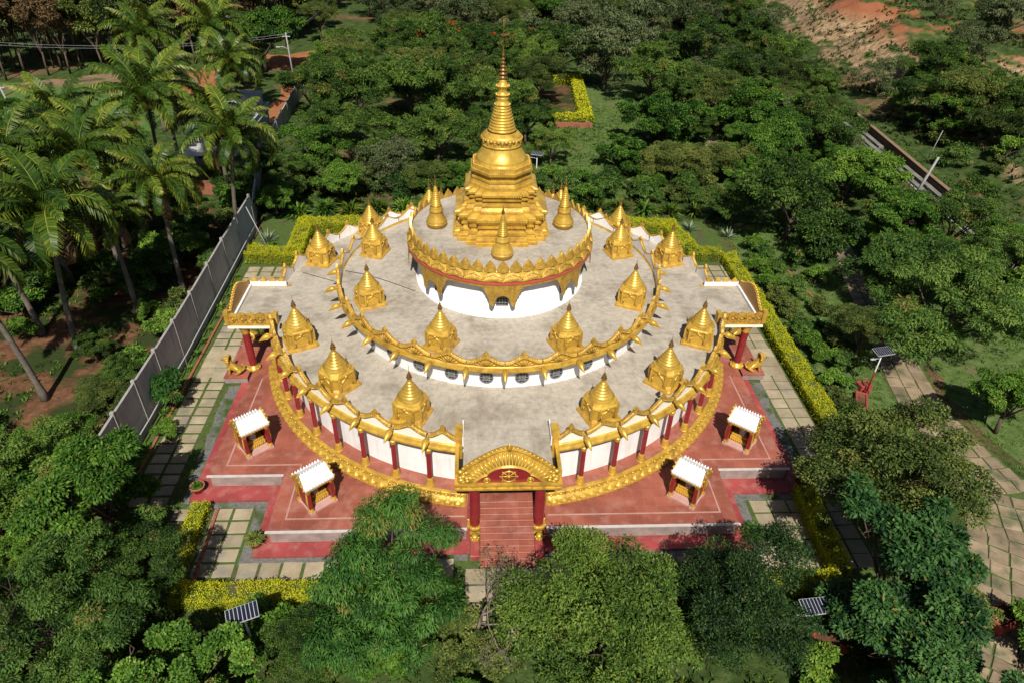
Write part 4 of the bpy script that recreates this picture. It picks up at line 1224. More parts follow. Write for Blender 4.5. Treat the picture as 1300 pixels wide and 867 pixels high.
DRYM = surf('dry_litter', [(0.12, 0.075, 0.04), (0.2, 0.13, 0.075), (0.26, 0.18, 0.11)], .9, .95, 0, .8, 3, detail=9, spec=.1, stain=((.06, .08, .025), .4, .5, .62), dist=.12)
FIELD = surf('short_green_field', [(0.045, 0.095, 0.02), (0.075, 0.14, 0.03), (0.11, 0.15, 0.045)], 1.1, .95, 0, .7, 5, detail=9, spec=.1, stain=((.2, .1, .05), .22, .56, .68), dist=.08)
LAWN = surf('lawn', [(0.045, 0.075, 0.02), (0.08, 0.125, 0.032), (0.13, 0.16, 0.06)], 1.6, .95, 0, .8, 7, detail=9, spec=.1, stain=((.14, .11, .06), .3, .6, .72), dist=.08)
GRAVEL = surf('grey_gravel', [(0.10, 0.10, 0.095), (0.20, 0.195, 0.18)], 6, .95, 0, .8, 20, detail=6, spec=.1, stain=((.05, .08, .02), .8, .5, .65), dist=.05)
JOINT = surf('grass_joint', [(0.045, 0.075, 0.018), (0.085, 0.125, 0.032)], 3, .95, 0, .7, 12, spec=.1, stain=((.09, .07, .04), .7, .52, .7), dist=.04)
SLAB = surf('sand_slab', [(0.24, 0.19, 0.115), (0.32, 0.26, 0.17), (0.385, 0.325, 0.225)], .9, .85, 0, .25, 9, detail=8, world_co=True, each=.2, stain=((.2, .19, .15), .7, .52, .75))
SLABR = surf('weathered_slab', [(0.17, 0.125, 0.075), (0.25, 0.185, 0.115), (0.31, 0.24, 0.155)], 1.1, .9, 0, .35, 8, detail=8, world_co=True, each=.25, stain=((.09, .10, .05), .8, .5, .68))

sheet('grove_soil', [(-60, -34), (-23.2, -34), (-23.2, 22), (-30, 26), (-44, 30), (-60, 34)], 0.004, SOIL, 'bare reddish soil under the coconut palms', 1.0, 3)
sheet('dirt_road', [(-35.5, 90.2), (-29.3, 96), (-28.4, 81.6), (-28.5, 71.3), (-28.4, 62.5), (-28.0, 50), (-30.5, 50), (-31.4, 58), (-31.2, 65.2), (-32.2, 73.4), (-33, 79), (-38.3, 82.6), (-46, 84), (-46, 90)], 0.008, ROADM, 'orange dirt road running along the boundary wall', .35, 1.5)
sheet('dirt_clearing', [(-50, 79), (-42, 78), (-40, 67.5), (-46, 64)], 0.008, ROADM, 'patch of bare orange earth beyond the palms', .8, 2)
sheet('field', [(-95, 66), (-74, 69), (-66, 71), (-57.1, 74.9), (-48.2, 66.5), (-43.8, 48.1), (-58.0, 40.6), (-95, 42)], 0.005, FIELD, 'short green field beyond the coconut palms', .8, 3)
sheet('field_margin', [(-96, 66), (-73, 68.2), (-59, 76.6), (-53, 71.3), (-62, 69.0), (-72.8, 64.6), (-96, 60)], 0.010, DRYM, 'strip of bare earth along the edge of the field', .6, 2)
sheet('lawn', [(6.5, 76), (24, 72), (22.5, 60), (19, 44), (17, 30), (12, 26), (5.0, 28)], 0.006, LAWN, 'mown lawn behind the temple', .5, 2)
sheet('hedge_bed', [(8.6, 54.2), (13.6, 54.4), (14.0, 72.6), (8.2, 72.6)], 0.012, SOIL, 'bare earth bed inside the far square hedge', .1, 2)
sheet('garden_lawn', [(23.2, 22), (30, 20), (31, 8), (28.5, -4), (27, -10), (25.8, -14), (22.9, -12)], 0.006, LAWN, 'strip of lawn between the long hedge and the garden path', .5, 2)
sheet('garden_lawn_verge', [(36, 10), (46, 6), (44, -14), (34, -16), (31.5, -8), (32.4, -2)], 0.006, LAWN, 'lawn on the far side of the garden path', .5, 2)
FIELD2 = surf('dry_field', [(0.10, 0.085, 0.03), (0.13, 0.125, 0.04), (0.19, 0.13, 0.06)], .25, .95, 0, .5, 3, detail=8, spec=.1)
# forecourt bed under all paving
JB = mirror([(22.6, -21.4), (22.6, 22.0)])
sheet('paving_bed', JB, 0.012, JOINT, 'thin grass growing between the paving slabs round the temple', 0)
for s, nm in ((-1, 'coconut palm'), (1, 'yellow hedge')):
    q = [(s * x, y) for x, y in [(17.9, -14.7), (17.9, -4.2), (18.75, -4.2), (18.3, -14.7)]]
    sheet('gravel_strip', q, 0.017, GRAVEL, 'strip of grey gravel along the platform, on the %s side' % nm, .12, .6)
    mb = MB()
    for a, b_, c_, e_ in ((13.42, 14.0, -18.9, -14.67), (14.0, 17.8, -15.1, -14.67), (2.1, 13.42, -18.9, -18.52)):
        mb.add([(s * a, c_, 0.017), (s * b_, c_, 0.017), (s * b_, e_, 0.017), (s * a, e_, 0.017)], [(0, 1, 2, 3) if s > 0 else (3, 2, 1, 0)])
    tag(mb.build('gravel_margin', GRAVEL, fix=False), 'grey gravel margin round the stepped corner, on the %s side' % nm, kind='structure')

# ---- paving of single slabs
SLM = []
for k in range(5):
    mb = MB(); j = lambda: R_.uniform(-.02, .02)
    p = [(-.5 + j(), -.5 + j()), (.5 + j(), -.5 + j()), (.5 + j(), .5 + j()), (-.5 + j(), .5 + j())]
    mb.stack([(p, 0), (p, 0.7), ([(x * .97, y * .97) for x, y in p], 1.0)]); SLM.append(mb.mesh('slab', SLAB))
SLMR = []
for k in range(5):
    mb = MB(); j = lambda: R_.uniform(-.07, .07)
    p = [(-.5 + j(), -.5 + j()), (.5 + j(), -.5 + j()), (.5 + j(), .5 + j()), (-.5 + j(), .5 + j())]
    mb.stack([(p, 0), (p, 0.7), ([(x * .95, y * .95) for x, y in p], 1.0)]); SLMR.append(mb.mesh('slab', SLABR))
def slab(par, x, y, w, l, z=0.013, rz=0.0, meshes=None, h=0.03):
    o = link('slab', R_.choice(meshes or SLM), par, (x + R_.uniform(-.015, .015), y + R_.uniform(-.015, .015), z), (R_.uniform(-.008, .008), R_.uniform(-.008, .008), rz + R_.uniform(-.012, .012)), (w, l, h))
    return o
def path_root(label):
    o = empty('paved_path'); o.location = (0, 0, 0); return tag(o, label, kind='structure')
# grassy-jointed slabs on the palm side
pl = path_root('slab path with grassy joints beside the concrete boundary wall')
for i in range(30):
    y = -14.6 + i * .86
    if -3.3 < y < -.1: continue
    for x in (-20.75, -19.6): slab(pl, x, y, .98, .70)
for i in range(3):
    for x, w in ((-20.15, 2.2),): slab(pl, x, -2.75 + i * 1.08, w, 1.03)
for i in range(5):
    for k in range(4): slab(pl, -18.0 + k * 1.12, -15.55 - i * .92, .98, .78)
for k in range(12): slab(pl, -13.4 + k * 1.12 - 0.0, -19.35, .98, 1.1) if -13.4 + k * 1.12 < -2.2 else None
for i in range(5):
    for k in range(5): slab(pl, -21.2 + k * 1.2, 7.9 + i * 1.0, 1.0, .82) if -21.2 + k * 1.2 < -18.1 or True else None
pr = path_root('close-laid slab path beside the long yellow hedge')
for i in range(24):
    y = -14.4 + i * .98
    if -3.6 < y < -.2: continue
    for x in (19.25, 20.32): slab(pr, x, y, .99, .89)
for i in range(3): slab(pr, 19.8, -2.95 + i * 1.1, 2.2, 1.05)
for i in range(5):
    for k in range(5): slab(pr, 14.75 + k * 1.1, -15.6 - i * .96, 1.0, .86)
for k in range(12):
    x = 14.0 - k * 1.12
    if x > 2.4: slab(pr, x, -19.45, 1.03, 1.1)
for i in range(5):
    for k in range(4): slab(pr, 17.9 + k * 1.15, 8.2 + i * 1.02, 1.02, .86)
pc = path_root('slab walk in front of the temple stair')
for i in range(4):
    for k in range(4): slab(pc, -1.7 + k * 1.12, -19.9 - i * 1.0, 1.03, .9)
# garden path of worn stones
pg = path_root('curving garden path of worn uneven stones between lawns')
ctr = [(34.5, 19, 1.9), (33.8, 15, 1.9), (32.6, 11, 1.9), (31.7, 7, 2.0), (31.0, 2, 2.5), (29.9, -3, 3.0), (29.2, -7, 3.2), (29.3, -11, 3.4), (29.6, -15, 4.8), (28.4, -18.5, 5.2), (26.2, -22, 4.6), (23.6, -25.5, 4.0), (21.4, -28, 4.0)]
acc = 0.0
for (x0, y0, w0), (x1, y1, w1) in zip(ctr, ctr[1:]):
    d = Vector((x1 - x0, y1 - y0)); L_ = d.length; d.normalize(); nrm = Vector((d.y, -d.x)); k = max(1, round(L_ / .95))
    for q in range(k):
        t = (q + .5) / k; c_ = Vector((x0, y0)).lerp(Vector((x1, y1)), t); w = w0 + (w1 - w0) * t; m_ = max(2, round(w / .95))
        for a in range(m_):
            u = (a + .5) / m_ - .5; p = c_ + nrm * (u * w)
            slab(pg, p.x, p.y, w / m_ * .93, L_ / k * .9, 0.007, math.atan2(nrm.y, nrm.x), SLMR, .06)
sheet('garden_path_bed', [(x - w / 2 - .15, y) for x, y, w in ctr] + [(x + w / 2 + .15, y) for x, y, w in reversed(ctr)], 0.0085, JOINT, 'grass and moss between the garden path stones', .12, 1)
pu = path_root('far stretch of worn stone path behind the rounded shrubs')
for i in range(18):
    t = i / 17; x = 30.9 - 1.6 * t; y = 61 - 17 * t
    for k in range(2): slab(pu, x + (k - .5) * .98, y, .9, .88, 0.003, 0, SLMR, .05)
# brick kerb on the palm side
BRICK = surf('red_brick', [(0.22, 0.07, 0.04), (0.32, 0.11, 0.065)], 3, .85, 0, .2, 10, stain=((.1, .06, .04), 1.2, .55, .75))
def kerb(x0, y0, x1, y1, label, w=.16, h=.16, step=.46):
    o = tag(empty('brick_kerb', (x0, y0, 0)), label, 'kerb', 'low brick kerbs')
    d = Vector((x1 - x0, y1 - y0)); n = int(d.length / step); a = math.atan2(d.y, d.x)
    mb = MB(); mb.bbox(-step * .48, step * .48, -w / 2, w / 2, 0, h, .015); me = mb.mesh('brick', BRICK)
    for i in range(n):
        p = d * ((i + .5) / n); link('brick', me, o, (p.x, p.y, .008 + R_.uniform(-.012, .0)), (0, 0, a + R_.uniform(-.04, .04)))
kerb(-21.55, -14, -21.65, 8.5, 'long brick kerb beside the slab path under the boundary wall')
kerb(26.8, 12.4, 27.4, 6.6, 'brick kerb in the lawn beyond the long yellow hedge', .2, .1, .5)
kerb(-15.9, -20.0, -16.1, -15.2, 'short brick kerb at the edge of the front slab path')

# ---- boundary wall of concrete planks between posts
wall = thing('boundary_wall', 'tall grey concrete panel wall with pale posts along the slab path', 'wall', (-22.7, -14, 0))
POSTY = [-14.0, -11.2, -8.3, -5.1, -1.7, 2.0, 6.3, 10.5, 14.9, 19.4]
def wx(y): return -22.45 - .55 * sstep(-5, 20, y)
HW = 3.55
for i, y in enumerate(POSTY):
    mb = MB(); mb.bbox(-.11, .13, -.1, .1, 0, HW + .28, .03); mb.build('post', PALEC, wall, (wx(y) + 22.7, y + 14, 0))
    if i + 1 < len(POSTY):
        y1 = POSTY[i + 1]; L_ = math.hypot(wx(y1) - wx(y), y1 - y); a = math.atan2(y1 - y, wx(y1) - wx(y))
        for k in range(7):
            h = HW / 7
            mb = MB(); mb.bbox(.09, L_ - .09, -.045 + R_.uniform(-.006, .006), .045, k * h + .006, (k + 1) * h - .006, .008)
            mb.build('panel', GREYC, wall, (wx(y) + 22.7, y + 14, 0), (0, 0, a))
        mb = MB(); mb.bbox(.09, L_ - .09, -.08, .08, HW, HW + .1, .015); mb.build('coping', PALEC, wall, (wx(y) + 22.7, y + 14, 0), (0, 0, a))
mb = MB(); mb.tube([(wx(y) + 22.7 + .3, y + 14, .92 + .03 * math.sin(y)) for y in POSTY], .045, 6); mb.build('pipe', STEEL, wall)
mb = MB(); mb.tube([(wx(16) + 24.6, 30, 0.05), (wx(16) + 22.9, 31.5, 3.4)], .05, 6); mb.build('prop', PALEC, wall)
# the wall's far continuation beside the road
w2 = thing('far_boundary_wall', 'far grey boundary wall beside the orange dirt road', 'wall', (-27.0, 22, 0))
pts = [(-23.1, 19.6), (-26.6, 36), (-27.0, 46), (-27.9, 61.6), (-27.6, 75), (-28.0, 92)]
for (x0, y0), (x1, y1) in zip(pts, pts[1:]):
    d = Vector((x1 - x0, y1 - y0)); n = max(1, round(d.length / 4)); a = math.atan2(d.y, d.x); L_ = d.length / n
    for i in range(n):
        p = Vector((x0, y0)) + d * (i / n)
        mb = MB(); mb.bbox(.09, L_ - .09, -.05, .05, .0, 2.2, .01); mb.build('panel', GREYC, w2, (p.x + 27, p.y - 22, 0), (0, 0, a))
        mb = MB(); mb.bbox(-.1, .1, -.1, .1, 0, 2.45, .02); mb.build('post', PALEC, w2, (p.x + 27, p.y - 22, 0), (0, 0, a))

# ---- farm building behind the palms
hs = thing('block_house', 'low unfinished grey block house with parapets among the palms', 'house', (-31.2, 42, 0))
def part(name, mat, *boxes):
    mb = MB()
    for b in boxes: mb.box(*b)
    return mb.build(name, mat, hs)
part('wall', GREYC, (-2.9, 2.9, -6, -5.8, 0, 3.1), (-2.9, 2.9, 5.8, 6, 0, 3.1), (-2.9, -2.7, -5.8, 5.8, 0, 3.1), (2.7, 2.9, -5.8, 5.8, 0, 3.1))
part('roof_slab', PALEC, (-3.2, 3.2, -6.3, 6.3, 3.1, 3.25))
part('parapet', GREYC, (-3.1, 3.1, -6.2, -6.05, 3.25, 3.9), (-3.1, 3.1, 6.05, 6.2, 3.25, 3.9), (-3.1, -2.95, -6.05, 6.05, 3.25, 3.9), (2.95, 3.1, -6.05, 6.05, 3.25, 3.9))
part('stair_room', GREYC, (-.2, 2.7, 2.6, 5.2, 3.251, 5.4)); part('stair_room_roof', PALEC, (-.4, 2.9, 2.4, 5.4, 5.4, 5.55))
part('door', RED, (.2, 1.2, -6.05, -5.99, 0, 2.1))
for x in (-1.9, 1.9): part('window', DARK, (x - .5, x + .5, -6.04, -5.99, 1.0, 2.1))
part('lean_to_roof', STEEL, (-3.0, 3.0, -9.2, -6.3, 2.4, 2.46)); part('lean_to_post', PALEC, (-2.9, -2.75, -9.1, -8.95, 0, 2.4), (2.75, 2.9, -9.1, -8.95, 0, 2.4))
part('yard_wall', BRICK, (-3.4, -3.2, -14, -6.3, 0, 1.5), (-3.2, 2.0, -14, -13.8, 0, 1.5))

# ---- poles with wires
def pole(name, x, y, h, label, lean=0.0, arm=True, r=.11, z0=0):
    t = thing(name, label, 'pole', (x, y, z0))
    mb = MB(); mb.tube([(0, 0, 0), (lean * .5, 0, h * .5), (lean, 0, h)], [r * 1.3, r * 1.1, r * .8], 8); mb.build('shaft', PALEC, t)
    if arm: mb = MB(); mb.box(lean - .6, lean + .6, -.05, .05, h - .6, h - .5); mb.build('cross_arm', STEEL, t)
    return t
p = pole('utility_pole', -30.3, 71, 7.6, 'pale utility pole with a street lamp on the orange dirt road', -.2)
mb = MB(); mb.tube([(-.1, 0, 5.2), (-.9, -.2, 5.6), (-1.4, -.25, 5.6)], .04, 6); mb.box(-1.9, -1.3, -.38, -.12, 5.52, 5.62); mb.build('lamp_arm', STEEL, p)
pole('utility_pole', -57.0, 43.7, 7.0, 'slanting pale utility pole at the edge of the green field', -.8)
pole('utility_pole', 46.9, 27.3, 5.2, 'leaning white pole beside the concrete drain', 1.1, False, .14)
pole('thin_pole', 56.2, 40.5, 3.5, 'thin white stake behind the brown retaining wall', .5, False, .05, .3)
pole('utility_pole', -70, 62, 7.5, 'utility pole carrying wires in front of the bare-trunked plantation', .2)
mb = MB()
for dz in (0, .25):
    for (a, b_) in (((-110, 58, 7.2), (-70, 62, 7.2)), ((-70, 62, 7.2), (-30.4, 71, 7.1)), ((-30.4, 71, 7.1), (-30, 120, 7.4))):
        a, b_ = Vector(a), Vector(b_)
        pts = [a.lerp(b_, i / 12) + Vector((0, dz * 1.5, dz - 1.1 * (1 - (2 * i / 12 - 1) ** 2))) for i in range(13)]
        mb.tube(pts, .012, 4, cap=False)
tag(mb.build('overhead_wires', GREYC), 'thin overhead wires strung across the field before the plantation', 'wires')

# ---- retaining wall and drain towards the cut
RWALL = surf('brown_masonry', [(0.08, 0.045, 0.03), (0.15, 0.085, 0.055)], 2, .9, 0, .5, 6, stain=((.05, .05, .025), .6, .55, .7))
OCHRE = surf('ochre_cap', [(.16, .10, .06), (.25, .165, .10)], 2, .9, 0, .2)
rw = thing('retaining_wall', 'long brown masonry retaining wall at the foot of the slope', 'wall', (52.7, 42, 0))
pts = [(51.0, 10), (52.2, 22), (53.0, 32), (53.9, 42), (54.7, 51), (55.6, 60)]
for (x0, y0), (x1, y1) in zip(pts, pts[1:]):
    d = Vector((x1 - x0, y1 - y0)); a = math.atan2(d.y, d.x); n = round(d.length / 2)
    for i in range(n):
        p = Vector((x0, y0)) + d * (i / n); L_ = d.length / n
        mb = MB(); mb.bbox(0.02, L_ - .02, -.22, .22, 0, 1.0 + R_.uniform(-.06, .06), .04); mb.build('wall_section', RWALL, rw, (p.x - 54, p.y - 42, 0), (0, 0, a))
        mb = MB(); mb.bbox(0.01, L_ - .01, -.26, .26, 1.07, 1.14, .02); mb.build('coping', OCHRE, rw, (p.x - 54, p.y - 42, 0), (0, 0, a))
DRAINC = surf('drain_concrete', [(0.14, 0.13, 0.115), (0.22, 0.21, 0.185)], 1.5, .9, 0, .3, 8, stain=((.09, .09, .06), .7, .5, .7))
dr = thing('concrete_drain', 'pale concrete drain channel in two strips below the retaining wall', 'drain', (49.7, 36, 0))
for off in (0.0, 1.25):
    for i in range(13):
        if i in (8, 9) and off > 1: continue
        y0 = 10.4 + i * 3.4; x0 = 50.6 + .075 * (y0 - 24) + off * .9
        mb = MB(); mb.bbox(-.32, .32, 0, 3.3, 0, .3 + R_.uniform(0, .12), .02); mb.build('kerb_block', DRAINC, dr, (x0 - 51, y0 - 36, 0), (0, 0, -.075))
mb = MB(); mb.box(.02, .0201 + .8, -25, 18, .0, .06); mb.build('channel_bed', GREYC, dr, (-.0, 0, 0), (0, 0, -.075))

# ---- solar lamps
PANEL = surf('solar_cells', [(0.008, 0.01, 0.022), (0.014, 0.018, 0.035)], 3, .45, 0, 0, spec=.2)
def solar_lamp():
    root = empty('solar_lamp')
    mb = MB(); mb.tube([(0, 0, 0), (0, 0, 2.0)], [.075, .06], 10, 0); mb.tube([(0, 0, 2.0), (0, 0, 3.6)], [.06, .05], 10, 1)
    mb.bbox(-.18, .18, -.18, .18, 0, .3, .02, 0); mb.build('post', [RED, STEEL], root)
    T = Matrix.Translation((0, 0, 3.72)) @ Matrix.Rotation(rad(9), 4, 'X')
    mb = MB(); mb.box(-.76, .76, -.43, .43, -.03, .02, 0, T); pn = mb.build('panel_frame', STEEL, root)
    for k in range(8):
        x = -.75 + k * 1.5 / 8
        mb = MB(); mb.box(x + .016, x + 1.5 / 8 - .016, -.41, .41, .021, .03, 0, T); mb.build('cell', PANEL, pn)
    mb = MB(); mb.tube([(0, 0, 3.1), (-.45, -.05, 3.2), (-.62, -.05, 3.2)], .025, 6); mb.box(-.98, -.58, -.13, .03, 3.16, 3.22); mb.build('lamp_head', STEEL, root)
    return root
sl = solar_lamp()
for i, (x, y, rz, lab) in enumerate([(-11.6, -24.1, 22, 'solar lamp with tilted panel among the trees by the front hedge'), (13.3, -24.4, 5, 'solar lamp with striped panel rising from dark foliage near the red planters'),
                                     (25.85, -5.6, 12, 'solar lamp on a red post by the garden path'), (5.1, 31.2, -20, 'solar lamp behind the great stupa beside the lawn')]):
    o = sl if i == 0 else copy_tree(sl); o.location = (x, y, 0); o.rotation_euler = (0, 0, rad(rz)); o.scale = (.86, .86, 1.0); tag(o, lab, 'lamp', 'solar garden lamps')

# ---- brick planters
def planter(x, y, w, l, h, rz, label, mat=BRICK):
    t = tag(empty('planter', (x, y, 0), rad(rz)), label, 'planter', 'red garden planters')
    mb = MB()
    mb.bbox(-w, w, -l, -l + .14, 0, h, .02); mb.bbox(-w, w, l - .14, l, 0, h, .02); mb.bbox(-w, -w + .14, -l + .141, l - .141, 0, h, .02); mb.bbox(w - .14, w, -l + .141, l - .141, 0, h, .02)
    mb.build('rim', mat, t); mb = MB(); mb.box(-w + .142, w - .142, -l + .142, l - .142, 0, h * .8); mb.build('earth', SOIL, t)
PRED = surf('red_planter', [(0.24, 0.035, 0.028), (0.33, 0.06, 0.045)], 3, .7, 0, .1, 10)
planter(24.1, -23.2, .75, .55, .75, 20, 'red rectangular planter at the corner of the stone paved yard', PRED)
planter(15.2, -24.1, .9, .5, .55, 5, 'red brick planter below the solar lamp, half hidden by foliage', PRED)
planter(25.0, -6.6, .4, .9, .35, -25, 'long red brick planter at the foot of the garden path lamp', PRED)
planter(25.9, -5.0, .45, .35, .5, 10, 'small square red planter behind the garden path lamp', PRED)
planter(11.2, 51.8, 3.2, .35, .55, 2, 'long red brick planter in front of the far square hedge', BRICK)

# ---- pots with plants (leaves are added with the vegetation)
TERRA = surf('terracotta', [(0.3, 0.09, 0.05), (0.4, 0.14, 0.08)], 4, .7, 0, .1, 10)
POTS = [(-13.35, -17.75, 'pot of orange-tipped green leaves on the stepped corner, palm side'), (-17.55, -13.9, 'pot with a low green plant beside the shaded slab path'),
        (13.5, -18.0, 'pot with a loose green shrub on the stepped corner, hedge side'), (17.55, -14.2, 'pot with reddish leaves beside the shaded hedge side path'), (-17.3, 9.2, 'pot with a spiky green plant behind the palm side porch')]
POT_ROOTS = []
for x, y, lab in POTS:
    t = tag(empty('potted_plant', (x, y, .145)), lab, 'potted plant', 'potted plants round the platform')
    mb = MB(); mb.lathe([(0, 0), (.26, 0), (.36, .38), (.42, .4), (.42, .46), (.36, .46), (.34, .36), (0, .36)], 18); mb.build('pot', TERRA, t); POT_ROOTS.append(t)
# ---- cables lying on the terraces
mb = MB()
pts = [pol(6.2, rad(-66), Z2 + .02), pol(7.6, rad(-80), Z2 + .02), pol(9.2, rad(-88), Z2 + .02), pol(10.7, rad(-91), Z2 + .02)]
mb.tube(pts, .022, 5); tag(mb.build('cable', BLACK), 'black cable lying across the middle terrace towards the palm side', 'cable')
mb = MB(); mb.tube([pol(11.2, rad(-96), Z1 + .02), pol(13, rad(-99), Z1 + .02), pol(14.6, rad(-101), Z1 + .02)], .022, 5); tag(mb.build('cable', BLACK), 'black cable on the lower terrace near the palm side porch roof', 'cable')
def spot(a, R, z, lab, nm='floodlight'):
    t = thing(nm, lab, 'floodlight', pol(R, rad(a), z), rad(a), 'small floodlights on the terraces')
    mb = MB(); mb.box(-.1, .1, -.05, .05, 0, .05); mb.tube([(0, 0, .04), (0, 0, .2)], .02, 5); mb.build('bracket', BLACK, t)
    mb = MB(); mb.box(-.11, .11, -.06, .06, .14, .3, 0, Matrix.Rotation(rad(-20), 4, 'X')); mb.build('housing', BLACK, t)
spot(-73, 15.0, Z1, 'small dark floodlight on the palm side porch roof'); spot(38, 14.6, Z1, 'small dark floodlight by the lower parapet, hedge side')
# ================================================================ vegetation
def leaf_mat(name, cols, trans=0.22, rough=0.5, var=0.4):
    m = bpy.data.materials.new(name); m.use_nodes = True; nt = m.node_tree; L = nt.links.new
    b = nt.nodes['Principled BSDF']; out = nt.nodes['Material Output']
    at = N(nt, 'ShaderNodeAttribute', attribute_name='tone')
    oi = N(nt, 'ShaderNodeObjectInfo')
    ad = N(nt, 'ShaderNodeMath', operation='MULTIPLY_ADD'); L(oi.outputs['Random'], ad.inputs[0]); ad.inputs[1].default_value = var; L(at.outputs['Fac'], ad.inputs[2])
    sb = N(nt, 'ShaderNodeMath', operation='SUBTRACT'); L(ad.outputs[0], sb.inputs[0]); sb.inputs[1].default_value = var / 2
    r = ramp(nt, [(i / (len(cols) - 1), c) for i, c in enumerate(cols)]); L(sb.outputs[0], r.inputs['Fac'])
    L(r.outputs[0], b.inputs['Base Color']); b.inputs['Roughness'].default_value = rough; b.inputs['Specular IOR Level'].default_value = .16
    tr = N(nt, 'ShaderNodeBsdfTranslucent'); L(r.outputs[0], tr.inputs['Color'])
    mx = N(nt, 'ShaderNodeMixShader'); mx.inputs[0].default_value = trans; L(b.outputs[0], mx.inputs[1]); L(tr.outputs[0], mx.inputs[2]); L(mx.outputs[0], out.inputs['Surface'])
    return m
LM = {
 'fine': leaf_mat('leaf_fine', [(.007, .022, .004), (.036, .08, .012), (.105, .175, .024), (.21, .28, .045)]),
 'olive': leaf_mat('leaf_olive', [(.010, .022, .006), (.05, .082, .016), (.13, .165, .034), (.25, .26, .06)]),
 'blue': leaf_mat('leaf_bluegreen', [(.006, .022, .007), (.028, .082, .020), (.07, .155, .036), (.14, .24, .055)]),
 'broad': leaf_mat('leaf_broad', [(.008, .030, .004), (.044, .112, .012), (.115, .215, .024), (.22, .33, .045)]),
 'rleaf': leaf_mat('leaf_round', [(.008, .032, .005), (.048, .12, .014), (.12, .235, .028), (.23, .35, .05)]),
 'mango': leaf_mat('leaf_dark', [(.008, .024, .005), (.036, .078, .012), (.092, .165, .024), (.19, .27, .042)]),
 'feather': leaf_mat('leaf_feather', [(.007, .022, .005), (.034, .082, .014), (.085, .16, .026), (.165, .245, .045)]),
 'pale': leaf_mat('leaf_grey', [(.022, .034, .012), (.062, .09, .03), (.12, .15, .06), (.2, .22, .1)]),
 'droop': leaf_mat('leaf_droop', [(.005, .026, .005), (.028, .09, .014), (.07, .17, .026), (.135, .25, .045)]),
 'hedge': leaf_mat('leaf_yellow', [(.11, .16, .010), (.30, .33, .014), (.46, .46, .018), (.56, .55, .025)], .2, var=.1),
 'palm': leaf_mat('palm_frond', [(.007, .018, .004), (.024, .055, .007), (.075, .12, .013), (.27, .26, .035)], .12, .38),
 'dry': leaf_mat('dry_leaf', [(.06, .04, .02), (.13, .08, .035), (.2, .125, .05)], .1, .7),
 'orange': leaf_mat('orange_flower', [(.35, .05, .01), (.5, .09, .015), (.6, .14, .02)], .2, .6),
 'redleaf': leaf_mat('red_leaf', [(.08, .03, .015), (.2, .04, .02), (.3, .09, .03)], .2, .5),
}
LM['finedark'] = leaf_mat('leaf_fine_dark', [(.006, .018, .005), (.022, .055, .012), (.06, .11, .022), (.13, .19, .04)])
LM['gulmo'] = LM['fine']
LM['fade'] = leaf_mat('yellowing_leaf', [(.09, .09, .02), (.17, .15, .03), (.24, .18, .05)], .15, .6)
BARK = surf('bark', [(0.055, 0.04, 0.028), (0.12, 0.09, 0.065)], 4, .9, 0, .6, 14, spec=.1, dist=.03)
PBARK = surf('palm_bark', [(0.09, 0.075, 0.06), (0.17, 0.145, 0.115)], 3, .9, 0, .5, 9, spec=.1, dist=.03)
GBARK = surf('grey_twig', [(0.14, 0.11, 0.09), (0.24, 0.20, 0.165)], 3, .9, 0, .2, 9, spec=.1)

def leaves_mesh(name, P, A, Nn, ln, wd, tone, mat, mats=None, midx=None):
    """one diamond leaf per point: P base, A axis, Nn normal (all (n,3)), ln/wd (n,), tone (n,)"""
    n = len(P)
    A = A / np.linalg.norm(A, axis=1, keepdims=True)
    S = np.cross(A, Nn); S /= np.maximum(np.linalg.norm(S, axis=1, keepdims=True), 1e-6)
    Nr = np.cross(S, A)
    l = ln[:, None]; w = wd[:, None]
    v = np.empty((n, 4, 3))
    v[:, 0] = P; v[:, 1] = P + A * l * .45 + S * w * .5 + Nr * w * .12
    v[:, 2] = P + A * l - Nr * l * .12; v[:, 3] = P + A * l * .45 - S * w * .5 + Nr * w * .12
    me = bpy.data.meshes.new(name)
    me.vertices.add(n * 4); me.vertices.foreach_set('co', v.reshape(-1))
    idx = np.arange(n * 4).reshape(n, 4)
    tri = np.stack([idx[:, 0], idx[:, 1], idx[:, 2], idx[:, 0], idx[:, 2], idx[:, 3]], 1).reshape(-1)
    me.loops.add(n * 6); me.loops.foreach_set('vertex_index', tri)
    me.polygons.add(n * 2); me.polygons.foreach_set('loop_start', np.arange(n * 2) * 3)
    at = me.attributes.new('tone', 'FLOAT', 'POINT'); at.data.foreach_set('value', np.repeat(np.clip(tone, 0, 1), 4))
    for m in (mats or [mat]): me.materials.append(m)
    if midx is not None: me.polygons.foreach_set('material_index', np.repeat(midx, 2))
    me.update(calc_edges=True)
    return me

def unit(n, g):
    d = g.normal(size=(n, 3)); return d / np.linalg.norm(d, axis=1, keepdims=True)

